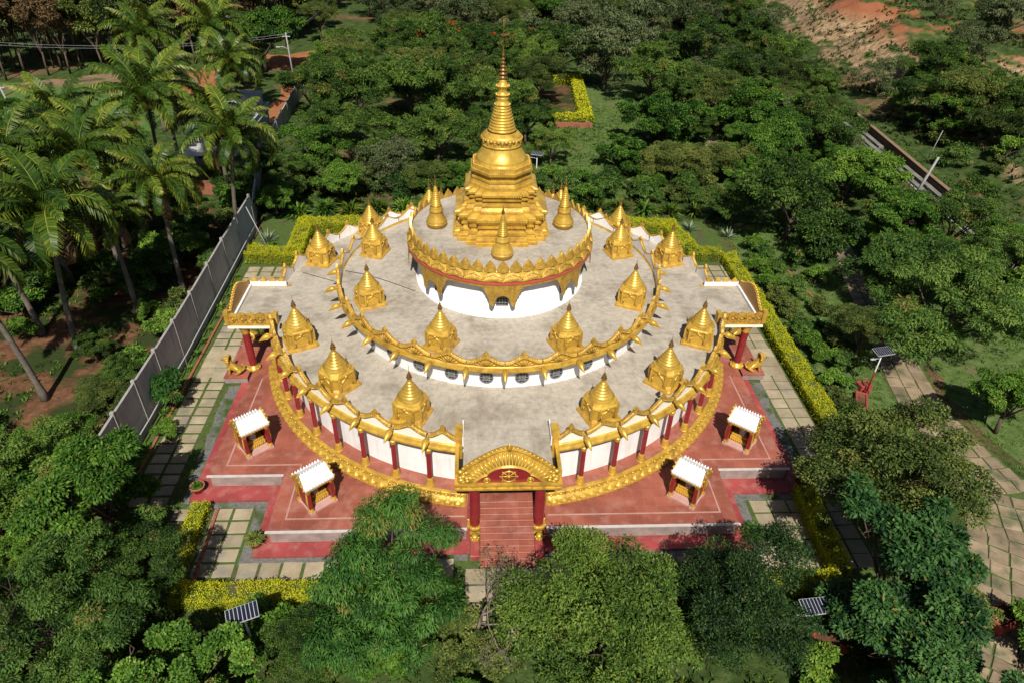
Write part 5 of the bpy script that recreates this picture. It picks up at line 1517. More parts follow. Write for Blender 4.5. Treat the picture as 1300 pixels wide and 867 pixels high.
def crown(seed, R, H, nlobe, nclump, rc, nleaf, ln, wd, mat, full=.84, droop=.2, flat=.0, lobes=None, flower=None, open_=.0, upb=.6):
    """returns (crown mesh centred at 0, lobe centres). H: half height"""
    g = np.random.default_rng(seed)
    if lobes is None:
        lobes = []
        for i in range(nlobe):
            a = 2 * PI * (i + g.uniform(-.3, .3)) / nlobe * 1.0 + (0 if i % 2 else .5)
            rr = g.uniform(.3, .78); zz = g.uniform(-.45, .6)
            lobes.append((R * rr * math.cos(a), R * rr * math.sin(a), H * zz, g.uniform(.24, .46) * R))
        lobes.append((g.uniform(-.2, .2) * R, g.uniform(-.2, .2) * R, H * g.uniform(.3, .6), .42 * R))
    lobes = np.array(lobes)
    # clumps on lobe shells
    wts = lobes[:, 3] ** 2; li = g.choice(len(lobes), nclump, p=wts / wts.sum())
    d = unit(nclump, g); d[:, 2] = np.where(d[:, 2] < -.35, -d[:, 2] * .6, d[:, 2])
    C = lobes[li, :3] + d * lobes[li, 3:4] * g.uniform(.7, 1.08, (nclump, 1)) * np.array([1, 1, H / R if H < R else 1.0])
    stray = g.random(nclump) < .12                          # shoots standing out of the crown
    C = np.where(stray[:, None], lobes[li, :3] + (C - lobes[li, :3]) * g.uniform(1.15, 1.4, (nclump, 1)), C)
    cr = rc * full * g.uniform(.55, 1.3, nclump) * np.where(stray, .6, 1); ct = g.uniform(-.2, .24, nclump)
    q95 = np.percentile(np.hypot(C[:, 0], C[:, 1]) + cr * .8, 95)          # keep the crown inside its nominal radius
    if flower is not None or nlobe: C[:, :2] *= R / q95; lobes[:, :2] *= R / q95
    k = g.choice(nclump, nleaf, p=cr ** 2 / (cr ** 2).sum())
    d = unit(nleaf, g); d[:, 2] = np.where((d[:, 2] < 0) & (g.random(nleaf) < upb), -d[:, 2], d[:, 2])
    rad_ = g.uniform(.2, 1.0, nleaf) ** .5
    P = C[k] + d * (cr[k] * rad_)[:, None] * np.array([1.1, 1.1, .64 - flat * .3])
    A = d * .7 + unit(nleaf, g) * .6 + np.array([0, 0, -droop * 1.4])
    Nn = unit(nleaf, g) * .55 + np.array([0, 0, 1.0]) + d * .35
    tone = .42 + ct[k] + g.normal(0, .14, nleaf) + .25 * (rad_ - .75)  # tones vary by clump and leaf; inner leaves darker, crown shade painted in
    l = ln * g.uniform(.65, 1.3, nleaf); w = wd * g.uniform(.7, 1.25, nleaf)
    if flower:
        fm, frac = flower; hot = g.random(nclump) < frac
        mi = (hot[k] & (d[:, 2] > .1) & (g.random(nleaf) < .75)).astype(np.int32)
        return leaves_mesh('crown', P, A, Nn, l, w, tone, None, [mat, fm], mi), lobes
    dry = (g.random(nclump) < .025)[k] & (g.random(nleaf) < .5) | (g.random(nleaf) < .015)
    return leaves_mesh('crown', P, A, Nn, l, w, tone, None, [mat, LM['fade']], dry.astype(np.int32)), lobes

def trunk_mesh(lobes, zc, r, seed, mat, twigs=3):
    """trunk from the ground (z=0) to zc with limbs to the lobes (lobe coords relative to the crown centre)"""
    g = random.Random(seed); mb = MB()
    fork = zc * .45
    mb.tube([(0, 0, -.15), (g.uniform(-.1, .1), g.uniform(-.1, .1), fork * .5), (g.uniform(-.15, .15), g.uniform(-.15, .15), fork)], [r * 1.35, r, r * .85], 9)
    for lx, ly, lz, lr in lobes:
        e = Vector((lx, ly, zc + lz)); s_ = Vector((0, 0, fork * .96)); m_ = s_.lerp(e, .5) + Vector((g.uniform(-.3, .3), g.uniform(-.3, .3), g.uniform(.0, .4)))
        mb.tube([s_, m_, e], [r * .6, r * .38, r * .14], 6, cap=False)
        for t in range(twigs):
            d = Vector((g.gauss(0, 1), g.gauss(0, 1), g.gauss(.4, .7))).normalized() * lr * .8
            mb.tube([m_.lerp(e, .5 + .25 * t), m_.lerp(e, .5 + .25 * t) + d * .5 + Vector((0, 0, .1)), e * .3 + (m_.lerp(e, .5 + .25 * t) + d) * .7], [r * .2, r * .14, r * .05], 5, cap=False)
    return mb.mesh('trunk', mat)

PROTO = {}
def proto(key, *variants):
    out = []
    for (R, H, zc, me, lobes, tm) in variants: out.append((R, H, zc, me, tm))
    PROTO[key] = out
def mk(seed, R, H, zc, nl, nc, rc, n, ln, wd, mkey, tr=.16, **kw):
    me, lo = crown(seed, R, H, nl, nc, rc, n, ln, wd, LM[mkey], **kw)
    return (R, H, zc, me, lo, trunk_mesh(lo, zc, tr, seed, BARK))
proto('fine', mk(1, 3.6, 2.8, 4.4, 10, 170, .6, 52000, .13, .06, 'fine', droop=.15, full=.95), mk(2, 3.6, 2.8, 4.4, 9, 150, .58, 44000, .13, .06, 'fine', droop=.15, full=.95))
proto('finedark', mk(22, 3.6, 2.7, 4.2, 10, 170, .58, 50000, .13, .055, 'finedark', droop=.2, full=.95))
proto('olive', mk(3, 4.4, 2.6, 4.0, 10, 170, .6, 46000, .14, .08, 'olive', full=.95))
proto('blue', mk(4, 3.6, 2.9, 3.9, 9, 62, .66, 26000, .2, .1, 'blue', droop=.3))
proto('broad', mk(5, 4.0, 2.9, 4.5, 8, 58, .74, 27000, .23, .1, 'broad', droop=.5), mk(6, 4.4, 3.0, 4.4, 9, 95, .64, 26000, .21, .105, 'broad', droop=.35))
proto('rleaf', mk(7, 3.8, 2.4, 3.6, 9, 90, .56, 28000, .155, .115, 'rleaf', droop=.05))
proto('mango', mk(8, 4.6, 3.2, 4.4, 9, 120, .6, 28000, .2, .085, 'mango', full=.92, droop=.4), mk(9, 4.2, 3.0, 4.2, 7, 95, .62, 24000, .2, .085, 'mango', full=.92, droop=.4), mk(10, 4.4, 3.3, 4.2, 8, 110, .58, 26000, .19, .09, 'mango', full=.92, droop=.3))
proto('feather', mk(11, 5.2, 3.0, 4.6, 9, 170, .62, 36000, .2, .065, 'feather', full=.9, droop=.5, flat=.5), mk(12, 3.8, 2.6, 4.2, 8, 110, .58, 19000, .2, .075, 'feather', droop=.4, flat=.4))
proto('pale', mk(13, 4.4, 3.6, 5.0, 8, 80, .7, 9000, .3, .12, 'pale', droop=.3), mk(14, 4.4, 3.4, 5.0, 7, 70, .7, 8000, .3, .12, 'pale', droop=.4))
proto('gulmo', mk(15, 5.2, 3.0, 5.2, 9, 120, .7, 14000, .28, .12, 'fine', flat=.5, flower=(LM['orange'], .1)))
# far plantation: tall bare stems with thin crowns
proto('plantation', mk(16, 1.9, 3.4, 8.5, 4, 26, .7, 2600, .34, .13, 'pale', tr=.09), mk(17, 1.9, 3.2, 8.3, 4, 26, .7, 2600, .34, .13, 'olive', tr=.09), mk(18, 1.8, 3.0, 8.0, 4, 22, .65, 2000, .34, .13, 'dry', tr=.09))
proto('shrub', mk(19, 1.3, .95, .95, 6, 34, .36, 5200, .17, .085, 'broad', tr=.05), mk(20, 1.3, .95, .95, 6, 34, .36, 5200, .15, .08, 'olive', tr=.05), mk(21, 1.3, 1.0, .95, 6, 30, .38, 4600, .2, .07, 'feather', tr=.05, droop=.5))

count = {}
def plant_tree(kind, x, y, zc, r, label, cat='tree', group=None, var=None, name=None, rz=None, zs=1.0):
    vs_ = PROTO[kind]; i = count.get(kind, 0); count[kind] = i + 1
    R, H, z0, me, tm = vs_[(i if var is None else var) % len(vs_)]
    gz = land(x, y); s = r / R; zc = max(zc, gz + H * s * zs * .8)
    t = thing(name or {'pale': 'eucalyptus_tree', 'gulmo': 'flame_tree', 'plantation': 'plantation_tree', 'shrub': 'shrub'}.get(kind, 'leafy_tree'), label, cat, (x, y, gz - .02), R_.uniform(0, 2 * PI) if rz is None else rz, group)
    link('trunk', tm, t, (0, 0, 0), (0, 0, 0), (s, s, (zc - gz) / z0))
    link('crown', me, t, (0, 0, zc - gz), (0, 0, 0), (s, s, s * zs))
    return t
ROWS = [
('fine',3.9,-25.1,4.0,4.15,'F2'), ('finedark',9.0,-24.5,4.2,3.82,'F3'), ('olive',20.4,-17.5,4.0,5.23,'F4'), ('blue',17.7,-23.6,3.9,4.18,'F5'),
('blue',16.5,-27.4,3.2,3.61,'F5b'), ('broad',-20.6,-17.3,4.6,3.85,'F6'), ('mango',-23.8,-17.2,4.6,3.83,'F7'), ('rleaf',-13.9,-26.9,2.9,3.30,'F8'),
('feather',-19.8,-24.0,4.2,4.26,'F9'), ('mango',-17.3,-21.2,3.0,2.21,'F10'), ('fine',-8.7,-24.8,2.6,2.02,'F10b'), ('feather',-17.0,-26.3,2.8,2.51,'F10c'),
('broad',-23.6,-19.8,2.6,2.16,'F14'), ('feather',32.6,-1.6,4.6,6.60,'R1'), ('feather',31.5,4.4,4.2,4.19,'R1b'), ('feather',41.1,5.0,4.6,4.89,'R1c'),
('olive',26.6,-1.9,3.2,2.40,'R2'), ('broad',32.7,-9.7,3.0,3.01,'R3'), ('mango',28.9,18.0,4.2,6.65,'R4'), ('mango',24.2,20.6,3.0,3.36,'R4b'),
('broad',36.4,12.9,3.8,4.40,'R5'), ('broad',36.7,23.0,4.6,4.68,'R5b'), ('broad',44.6,10.6,3.4,3.60,'R5c'), ('mango',40.8,38.2,4.0,4.91,'R5d'),
('rleaf',22.4,44.8,2.6,5.98,'B1'), ('rleaf',15.7,36.2,2.0,3.72,'B1'), ('olive',21.0,33.1,2.3,4.03,'B1'), ('olive',26.2,32.4,2.6,3.88,'B1'),
('broad',31.2,34.2,3.4,4.53,'B1'), ('mango',12.3,76.8,4.8,6.79,'B2'), ('pale',18.7,69.5,5.0,6.98,'B2'), ('mango',24.9,63.4,4.6,6.45,'B2'),
('mango',35.8,79.6,4.6,6.30,'B2'), ('olive',31.6,55.2,4.0,5.51,'B2'), ('broad',34.4,46.6,4.0,5.73,'B2'), ('mango',27.5,56.4,3.6,4.90,'B2'),
('pale',26.6,92.0,5.0,6.77,'B2'), ('pale',20.3,101.0,5.0,6.46,'B2'), ('pale',11.8,105.7,5.0,6.96,'B2'), ('mango',39.0,67.7,4.0,5.54,'B2'),
('broad',37.0,40.7,3.6,4.39,'B2'), ('mango',-17.3,50.4,4.2,5.84,'B3'), ('mango',-10.7,54.5,4.6,6.72,'B3'), ('mango',-3.4,53.4,4.6,6.62,'B3'),
('mango',2.0,47.8,4.2,4.75,'B3'), ('mango',-13.1,36.9,3.6,4.46,'B3'), ('mango',-6.0,37.1,4.0,5.20,'B3'), ('mango',-0.4,35.7,3.6,4.55,'B3'),
('mango',4.7,44.7,3.2,3.99,'B3'), ('mango',-21.2,62.1,4.2,5.29,'B3'), ('mango',7.3,37.0,2.6,2.91,'B3'), ('gulmo',-8.9,79.3,5.6,7.17,'B4'),
('gulmo',-0.6,76.9,5.4,6.18,'B4'), ('gulmo',5.1,81.3,5.2,5.54,'B4'), ('broad',-19.7,33.8,2.8,4.19,'B6'), ('broad',-15.7,26.3,2.2,3.29,'B6'),
('mango',-21.0,28.3,2.2,3.06,'B6'), ('mango',-18.8,42.2,3.4,4.57,'B6'), ('olive',-6.7,29.1,2.0,2.83,'B6'), ('pale',-11.4,30.3,2.4,3.60,'B6'),
('mango',-24.3,54.5,4.0,4.50,'B6'), ('broad',-3.7,29.0,1.8,2.65,'B6'), ('broad',-36.5,77.9,5.4,6.77,'B7'), ('broad',-24.6,70.0,4.0,4.00,'B7'),
('mango',-38.3,70.4,4.4,5.04,'B7'), ('mango',-50.6,90.8,5.5,6.65,'B7'), ('mango',-40.6,32.3,2.4,4.09,'L'), ('mango',-27.4,12.1,2.0,2.90,'L'),
('mango',-29.3,8.4,1.8,2.66,'L'), ('broad',-42.9,29.5,3.0,3.41,'L'), ('mango',-27.4,17.1,1.8,2.44,'L'), ('mango',-24.6,-4.7,1.8,2.16,'L'),
('olive',-25.3,-7.2,1.8,1.99,'L'), ('broad',-25.2,-12.1,2.4,2.17,'L'), ('mango',-28.7,-1.2,1.2,1.70,'L'), ('mango',-27.1,28.5,1.8,3.14,'L'),
('broad',-21.7,23.0,1.6,2.55,'L'), ('mango',-26.2,35.2,2.4,3.16,'L'), ('broad',-58.0,43.3,3.0,3.67,'L'), ('broad',-48.8,34.1,3.0,4.33,'L'),
('mango',-39.0,9.0,2.5,3.19,'L'), ('mango',61.3,51.9,4.1,5.37,'TR'), ('olive',65.3,48.5,5.6,6.40,'TR'), ('broad',62.1,45.0,4.1,4.36,'TR'),
('mango',70.5,66.0,5.1,5.40,'TR'), ('pale',62.1,66.7,3.4,4.47,'TR'), ('mango',68.8,61.4,6.0,5.90,'TR'),
('olive',64.9,42.4,4.9,5.11,'TR'), ('mango',66.4,44.8,6.2,4.96,'TR'), ('pale',75.6,67.9,8.1,4.10,'TR'), ('pale',92.3,84.3,9.4,6.25,'TR'),
('pale',90.0,86.0,9.0,4.30,'TR'), ('mango',51.5,112.1,3.6,6.50,'TR'), ('mango',51.8,95.2,3.2,6.23,'TR'),
('mango',51.0,82.2,2.6,5.10,'TR'), ('olive',49.8,70.0,2.4,4.97,'TR'), ('mango',51.0,64.7,2.0,4.24,'TR'), ('olive',48.8,55.3,1.8,3.40,'TR'),
('pale',88.0,120.0,8.5,3.40,'TR'), ('pale',92.0,108.0,8.5,3.20,'TR'), ('pale',86.0,96.0,8.5,3.60,'TR')
]
UNIQ = {'F2': 'large fine-leaved tree covering the foot of the temple stair', 'F3': 'dark fine-leaved tree between the stair tree and the red planters', 'F4': 'wide olive-green tree shading the hedge side path',
        'F5': 'blue-green tree with clumped leaves beside the worn stone yard', 'F5b': 'lower blue-green tree behind the red planter of the stone yard', 'F6': 'bright green tree with drooping leaf tufts and a visible forked trunk',
        'F7': 'dark dense tree next to the bright tufted tree', 'F8': 'bright round-leaved tree beside the front solar lamp', 'F9': 'dark feathery tree rising over the red soil', 'F10': 'small dark tree in the shade of the bright tufted tree',
        'F10b': 'small loose tree between the front solar lamp and the drooping-leaved tree', 'F10c': 'low feathery tree next to the bright round-leaved tree', 'F14': 'low bright leafy tree under the dark dense tree',
        'R1': 'huge layered feathery tree overhanging the garden path', 'R1b': 'feathery tree behind the huge layered tree', 'R1c': 'feathery tree on the lawn side of the huge layered tree', 'R2': 'olive tree with yellowish leaves beside the garden path lamp', 'R3': 'bright leafy tree at the edge of the garden lawn', 'R4': 'big dark tree behind the long yellow hedge', 'R4b': 'small dark tree next to the agaves behind the yellow hedge'}
KINDN = {'mango': 'dense dark green tree', 'broad': 'bright green broad-leaved tree', 'olive': 'olive green tree', 'pale': 'grey-green thin-leaved tree', 'rleaf': 'low rounded bright green tree', 'gulmo': 'flame tree with orange-red flowers', 'feather': 'feathery tree'}
ZONE = {'B1': 'behind the temple beside the lawn', 'B2': 'in the wood beyond the lawn', 'B3': 'in the grove behind the great stupa', 'B4': 'at the back of the grove behind the spire', 'B6': 'between the temple and the boundary wall corner', 'B7': 'by the orange dirt road',
        'L': 'among the coconut palms', 'TR': 'near the bare cut slope', 'R5': 'in the wood below the concrete drain', 'R5b': 'in the wood below the concrete drain', 'R5c': 'in the wood below the concrete drain', 'R5d': 'in the wood below the concrete drain'}
for kind, x, y, zc, r, z in ROWS:
    if z in UNIQ: plant_tree(kind, x, y, zc, r, UNIQ[z], rz=None)
    else: plant_tree(kind, x, y, zc, r, KINDN[kind] + ' ' + ZONE[z], group=KINDN[kind] + 's ' + ZONE[z])

# ---- the drooping-leaved tree before the stair, built from its own clumps
lob = [(0.0, 1.3, 2.2, 1.15), (1.45, .5, 1.4, 1.05), (-1.5, .2, .6, 1.05), (.2, -.5, .7, 1.1), (-2.3, -.9, -.3, 1.1), (1.5, -.9, -.2, 1.1), (-.6, -2.0, -.8, 1.2), (.8, -2.2, -1.2, 1.1), (-2.2, -2.0, -1.5, 1.1)]
me, lo = crown(31, 3.4, 3.4, 0, 150, .56, 40000, .22, .055, LM['droop'], full=.95, droop=.75, lobes=lob)
t = thing('leafy_tree', 'tree of dense drooping leaf tufts standing before the stair', 'tree', (-5.15, -23.3, 0))
link('trunk', trunk_mesh(lo, 5.0, .2, 31, BARK), t); link('crown', me, t, (0, 0, 5.0))
me, lo = crown(32, 1.2, 1.2, 0, 26, .4, 4200, .26, .08, LM['droop'], droop=.6, lobes=[(0, .2, .5, .7), (.1, -.5, -.5, .65), (-.5, 0, -.2, .5)])
t = thing('sapling', 'young two-tiered sapling standing against the boundary wall', 'tree', (-21.5, -6.5, 0)); link('trunk', trunk_mesh(lo, 1.8, .07, 32, BARK), t); link('crown', me, t, (0, 0, 1.8))
plant_tree('shrub', -20.95, -9.2, .55, .8, 'round clipped green bush at the edge of the slab path', 'bush', None, 0, 'bush')

# ---- bare twiggy trees
def twig_tree(x, y, h, sp, seed, label, mat=GBARK, leaves=1200, lmat='olive', depth=5):
    g = random.Random(seed); mb = MB(); tips = []
    def grow(p, d, L_, r, k):
        q = p + d * L_; m_ = p.lerp(q, .5) + Vector((g.gauss(0, .06), g.gauss(0, .06), 0)) * L_
        mb.tube([p, m_, q], [r, r * .85, r * .65], 6 if k > 2 else 4, cap=False); tips.append(q)
        if k == 0: return
        for i in range(3 if k > 1 else 4):
            nd = (d + Vector((g.gauss(0, sp), g.gauss(0, sp), g.gauss(.12, .3)))).normalized(); grow(q, nd, L_ * g.uniform(.62, .86), r * .6, k - 1)
    grow(Vector((0, 0, -.1)), Vector((.05, 0, 1)).normalized(), h * .3, .1, depth)
    t = thing('bare_tree', label, 'tree', (x, y, 0)); mb.build('branches', mat, t, fix=False)
    gg = np.random.default_rng(seed); T = np.array([tuple(v) for v in tips]); k = gg.choice(len(T), leaves); P = T[k] + gg.normal(0, .12, (leaves, 3))
    link('crown', leaves_mesh('crown', P, unit(leaves, gg), unit(leaves, gg) + np.array([0, 0, 1]), gg.uniform(.08, .16, leaves), gg.uniform(.05, .09, leaves), gg.uniform(.3, .9, leaves), LM[lmat]), t)
twig_tree(-1.5, -23.2, 6.2, .62, 5, 'sparse grey twiggy tree with few leaves in front of the stair', leaves=900, depth=6)
twig_tree(-11.0, 31.5, 5.0, .55, 9, 'bare grey-branched tree behind the golden shrines', leaves=700, lmat='pale')

for x_, y_, r_ in ((-.4, -22.5, 1.0), (1.0, -22.9, 1.1), (-2.4, -22.7, 1.1), (-.6, -24.6, 1.2), (-2.6, -24.8, 1.2)):
    plant_tree('shrub', x_, y_, .8, r_, 'olive bush crowding the slab walk before the stair', 'bush', 'bushes before the stair', 1)
# ---- coconut palms
def frond_mesh(seed, Lf, droop, dry=False):
    g = np.random.default_rng(seed); n = 26
    t = np.linspace(0, 1, n); ang = .85 - droop * 1.75 * t ** 1.35
    x = np.cumsum(np.cos(ang)) * Lf / n; z = np.cumsum(np.sin(ang)) * Lf / n
    y = .08 * Lf * np.sin(t * 2 + seed)
    rach = np.stack([x, y * t, z], 1)
    mb = MB(); mb.tube([tuple(p) for p in rach[::3]], list(np.linspace(.06, .012, len(rach[::3]))), 5, 0, cap=False)
    V = []; F = []; tone = []
    k = 40
    for i in range(k):
        u = .1 + .89 * (i / (k - 1)); f = u * (n - 1); a = int(min(n - 2, f)); w = f - a
        p = rach[a] * (1 - w) + rach[a + 1] * w; tg = rach[a + 1] - rach[a]; tg /= np.linalg.norm(tg)
        up_ = np.array([-tg[2], 0, tg[0]]); ll = Lf * .215 * (math.sin(PI * min(1, u * .92 + .1)) ** .55) * g.uniform(.85, 1.1)
        for s in (-1, 1):
            side = np.array([0, s, 0]); d = side * .80 + tg * .52 + up_ * .16 + g.normal(0, .05, 3); d /= np.linalg.norm(d)
            q1_ = p + d * ll * .5; d2 = d + np.array([0, 0, -1.3 - .7 * g.random()]) + g.normal(0, .12, 3); d2 /= np.linalg.norm(d2); q2 = q1_ + d2 * ll * .5
            wv = tg * .078 * Lf / 4
            b0 = len(V); V += [p - wv * .5, p + wv * .5, q1_ + wv * .55, q1_ - wv * .55, q2]
            F += [(b0, b0 + 1, b0 + 2, b0 + 3), (b0 + 3, b0 + 2, b0 + 4)]
            tn = .33 + g.normal(0, .13) + .12 * u; tone += [tn, tn, tn + .1, tn + .1, tn + .45]
    base = len(mb.v); mb.add(V, F, 1)
    me = mb.mesh('frond', [PBARK if dry else LM['palm'], LM['dry'] if dry else LM['palm']], fix=False)
    at = me.attributes.new('tone', 'FLOAT', 'POINT'); at.data.foreach_set('value', [.8] * base + [float(min(1, max(0, v))) for v in tone])
    return me
FR = [frond_mesh(i, 4.4, d) for i, d in enumerate((.7, 1.05, 1.25, 1.45, 1.65, 1.15))]
FRD = [frond_mesh(20 + i, 4.0, 1.5, True) for i in range(2)]
def nut_mesh():
    mb = MB(); g = random.Random(3)
    for k in range(12):
        a = 2 * PI * k / 12; mb.sphere((.36 * math.cos(a), .36 * math.sin(a), -.25 + g.uniform(-.22, .18)), .15, 8, 5, 0, (1, 1, 1.25))
    return mb.mesh('coconuts', surf('coconut', [(.22, .1, .02), (.3, .16, .03)], 3, .5, 0, 0))
NUT = nut_mesh()
def palm(x, y, h, r, label, lean=(0, 0), seed=0, n=22, name='coconut_palm', tr=.17):
    g = random.Random(seed); t = thing(name, label, 'palm', (x - lean[0], y - lean[1], 0), 0, 'coconut palms beyond the boundary wall')
    pts = []; rs = []
    for i in range(15):
        u = i / 14; pts.append((lean[0] * u ** 1.4, lean[1] * u ** 1.4, -.1 + (h + .1) * u)); rs.append(tr * (1.25 - .5 * u) * (1.06 if i % 2 else .97) + (.12 * max(0, 1 - u * 9)))
    mb = MB(); mb.tube(pts, rs, 10); mb.build('trunk', PBARK, t)
    s = r / 4.0
    for k in range(n):
        lev = k / (n - 1); az = k * 2.39996 + g.uniform(-.25, .25)
        m_ = FR[min(4, int(lev * 4.6))] if k % 5 else FR[5]
        tilt = .75 - 1.35 * lev + g.uniform(-.12, .12)            # young fronds stand up, old ones hang
        o = link('frond', m_, t, (lean[0], lean[1], h + .05)); sc = s * g.uniform(.85, 1.08)
        o.matrix_local = Matrix.Translation((lean[0], lean[1], h)) @ Matrix.Rotation(az, 4, 'Z') @ Matrix.Rotation(-tilt * .8, 4, 'Y') @ Matrix.Rotation(g.uniform(-.3, .3), 4, 'X') @ Matrix.Scale(sc, 4)
    for k in range(3):
        o = link('frond', FRD[k % 2], t); o.matrix_local = Matrix.Translation((lean[0], lean[1], h - .2)) @ Matrix.Rotation(k * 2.2 + seed, 4, 'Z') @ Matrix.Rotation(.75, 4, 'Y') @ Matrix.Scale(s * .8, 4)
    link('coconuts', NUT, t, (lean[0], lean[1], h - .05))
    return t
PL = [(-29.0, -.1, 10.5, 5.2, 'coconut palm with broad hanging fronds standing over bare red soil', (1.4, .4)), (-31.5, 23.0, 11, 5.8, 'tall coconut palm with orange nuts and long arching fronds', (.8, 0)),
      (-31.9, 10.4, 10, 5.0, 'coconut palm with orange nuts between the soil palm and the tall arching palm', (-.5, .5)), (-22.9, 17.9, 9.5, 4.9, 'coconut palm leaning over the far end of the boundary wall', (1.4, -.3)),
      (-41.5, 48.1, 11, 5.6, 'coconut palm with drying fronds before the bare-trunked plantation', (.5, 0)), (-34.3, 51.8, 11, 5.8, 'coconut palm with yellowing lower fronds near the dirt clearing', (-.4, 0)),
      (-25.8, 8.7, 9, 4.2, 'shorter coconut palm close behind the boundary wall panels', (.3, .3)), (-29.3, 40.6, 10, 4.6, 'coconut palm with few fronds in front of the block house', (0, 0)),
      (-36.8, 9.8, 10.5, 5.2, 'coconut palm among the denser palms towards the field', (-1, 0)), (-37.6, 19.8, 10.5, 4.6, 'coconut palm with upright young fronds near the field', (.6, 0)),
      (-31.5, -5.5, 10.5, 4.4, 'coconut palm with pale slanting trunk at the edge of the bare soil', (-1.2, 0)), (-28.2, 5.0, 8, 3.4, 'young coconut palm in the shade between the taller palms', (.2, 0)),
      (-35.5, 2.5, 11, 4.6, 'coconut palm with thin pale trunk deep in the grove', (-1.2, .4)), (-34.0, 33, 10.5, 4.8, 'coconut palm behind the tall arching palm', (.5, .2)),
      (-33.2, 15.5, 9.5, 4.8, 'low-crowned coconut palm crowded between two taller palms', (.3, .2)), (-39.5, 2.0, 10.5, 5.0, 'coconut palm over the darkest undergrowth of the grove', (.4, 0)),
      (-27.2, 26.5, 9.0, 4.4, 'coconut palm between the boundary wall corner and the block house', (.2, 0)), (-44.0, 14.0, 11, 5.0, 'coconut palm on the field side of the grove', (.3, 0))]
for i, (x, y, h, r, lab, ln_) in enumerate(PL): palm(x, y, h, r, lab, ln_, i + 1, 30 if i < 8 else 26)

# ---- hedges of small yellow leaves
def hedge(name, segs, w, h, label, dens=620, mkey='hedge', leaf=.085, lo=.0):
    """segs: polyline; one hedge object with a hidden light-blocking core and a leaf skin"""
    t = thing(name, label, 'hedge', (segs[0][0], segs[0][1], 0)); g = np.random.default_rng(len(label) + int(abs(segs[0][0]) * 7))
    P = []; D = []
    ox, oy = segs[0]
    mb = MB()
    for (x0, y0), (x1, y1) in zip(segs, segs[1:]):
        d = np.array([x1 - x0, y1 - y0]); L_ = np.linalg.norm(d); d = d / L_; nr = np.array([-d[1], d[0]])
        a = math.atan2(d[1], d[0])
        mb.box(-w * .38, L_ + w * .38, -w * .38, w * .38, 0, h * .82, 0, Matrix.Translation((x0 - ox, y0 - oy, 0)) @ Matrix.Rotation(a, 4, 'Z'))
        n = int(dens * (L_ + w) * (w + 1.7 * h)); u = g.uniform(-w / 2, L_ + w / 2, n); c = g.random(n) * (w + 1.8 * h)
        top = c < w
        lat = np.where(top, c - w / 2, np.where(c < w + .9 * h, -w / 2, w / 2)); zz = np.where(top, h, (np.where(c < w + .9 * h, c - w, c - w - .9 * h)) + .1 * h)
        wob = .13 * np.sin(u * 1.7 + lat * 3) + .10 * np.sin(u * 4.3 + 1 + lat) + .07 * np.sin(u * 9.7 + lat * 5) + np.where(g.random(n) < .05, g.uniform(0, .28, n), 0)
        edge = np.clip((np.abs(lat) / (w / 2) - .7) / .3, 0, 1); zz = zz + np.where(top, wob - .16 * edge ** 2, 0) ; lat = lat * (1 + .12 * np.where(top, 0, wob) - .12 * np.where(top, 0, (zz / h) ** 4))
        out = np.zeros((n, 3)); out[:, 2] = np.where(top, 1, .25); out[:, :2] += np.where(top, 0, np.sign(lat))[:, None] * nr
        p = np.zeros((n, 3)); p[:, :2] = np.array([x0 - ox, y0 - oy]) + u[:, None] * d + lat[:, None] * nr; p[:, 2] = zz
        p += -out * g.uniform(0, .16, n)[:, None] + g.normal(0, .03, (n, 3))
        P.append(p); D.append(out)
    P = np.concatenate(P); D = np.concatenate(D); P[:, 2] = np.maximum(P[:, 2], .03); n = len(P)
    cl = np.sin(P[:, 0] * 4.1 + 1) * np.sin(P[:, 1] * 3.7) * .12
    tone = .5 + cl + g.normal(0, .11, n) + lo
    # leaves near the top are yellower, lower ones a darker green
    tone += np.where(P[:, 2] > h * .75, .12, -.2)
    mb.build('light_block_core', JOINT, t)  # solid box hidden under the leaves, added to block light
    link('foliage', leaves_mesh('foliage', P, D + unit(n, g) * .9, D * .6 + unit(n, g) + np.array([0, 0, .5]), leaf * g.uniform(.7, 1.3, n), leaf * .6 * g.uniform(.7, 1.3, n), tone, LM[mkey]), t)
hedge('hedge', [(21.7, 13.2), (21.75, 4.0), (21.55, -13.6)], 1.25, 1.0, 'long yellow-green clipped hedge beside the close-laid slab path')
hedge('hedge', [(-21.4, 13.5), (-17.9, 13.3), (-18.1, 19.4), (-13.0, 19.7)], 1.5, 1.25, 'stepped yellow hedge behind the temple on the boundary wall side')
hedge('hedge', [(13.2, 19.8), (17.4, 19.3), (18.2, 15.2)], 1.5, 1.25, 'curved yellow hedge behind the temple beside the agaves')
hedge('hedge', [(18.6, 14.0), (20.6, 14.0)], 1.3, 1.05, 'short greener hedge joining the curved hedge and the long hedge', lo=-.15)
hedge('hedge', [(17.4, -15.4), (17.2, -19.9)], 1.2, 1.0, 'yellow hedge in tree shade at the slab path corner')
hedge('hedge', [(16.6, -21.0), (3.2, -21.0)], 1.1, .9, 'yellow front hedge on the solar lamp and red planter side of the stair')
hedge('hedge', [(-15.9, -20.95), (-3.2, -21.1)], 1.15, .9, 'yellow front hedge by the grassy slab path')
hedge('hedge', [(-16.9, -15.6), (-16.9, -19.6)], .9, .8, 'shaded yellow hedge beside the short brick kerb', lo=-.1)
hedge('hedge', [(8.2, 53.2), (13.8, 53.4), (14.8, 73.5), (7.5, 73.5)], 1.7, 1.2, 'bright yellow hedge enclosing a square bed behind the lawn', dens=90, leaf=.24)

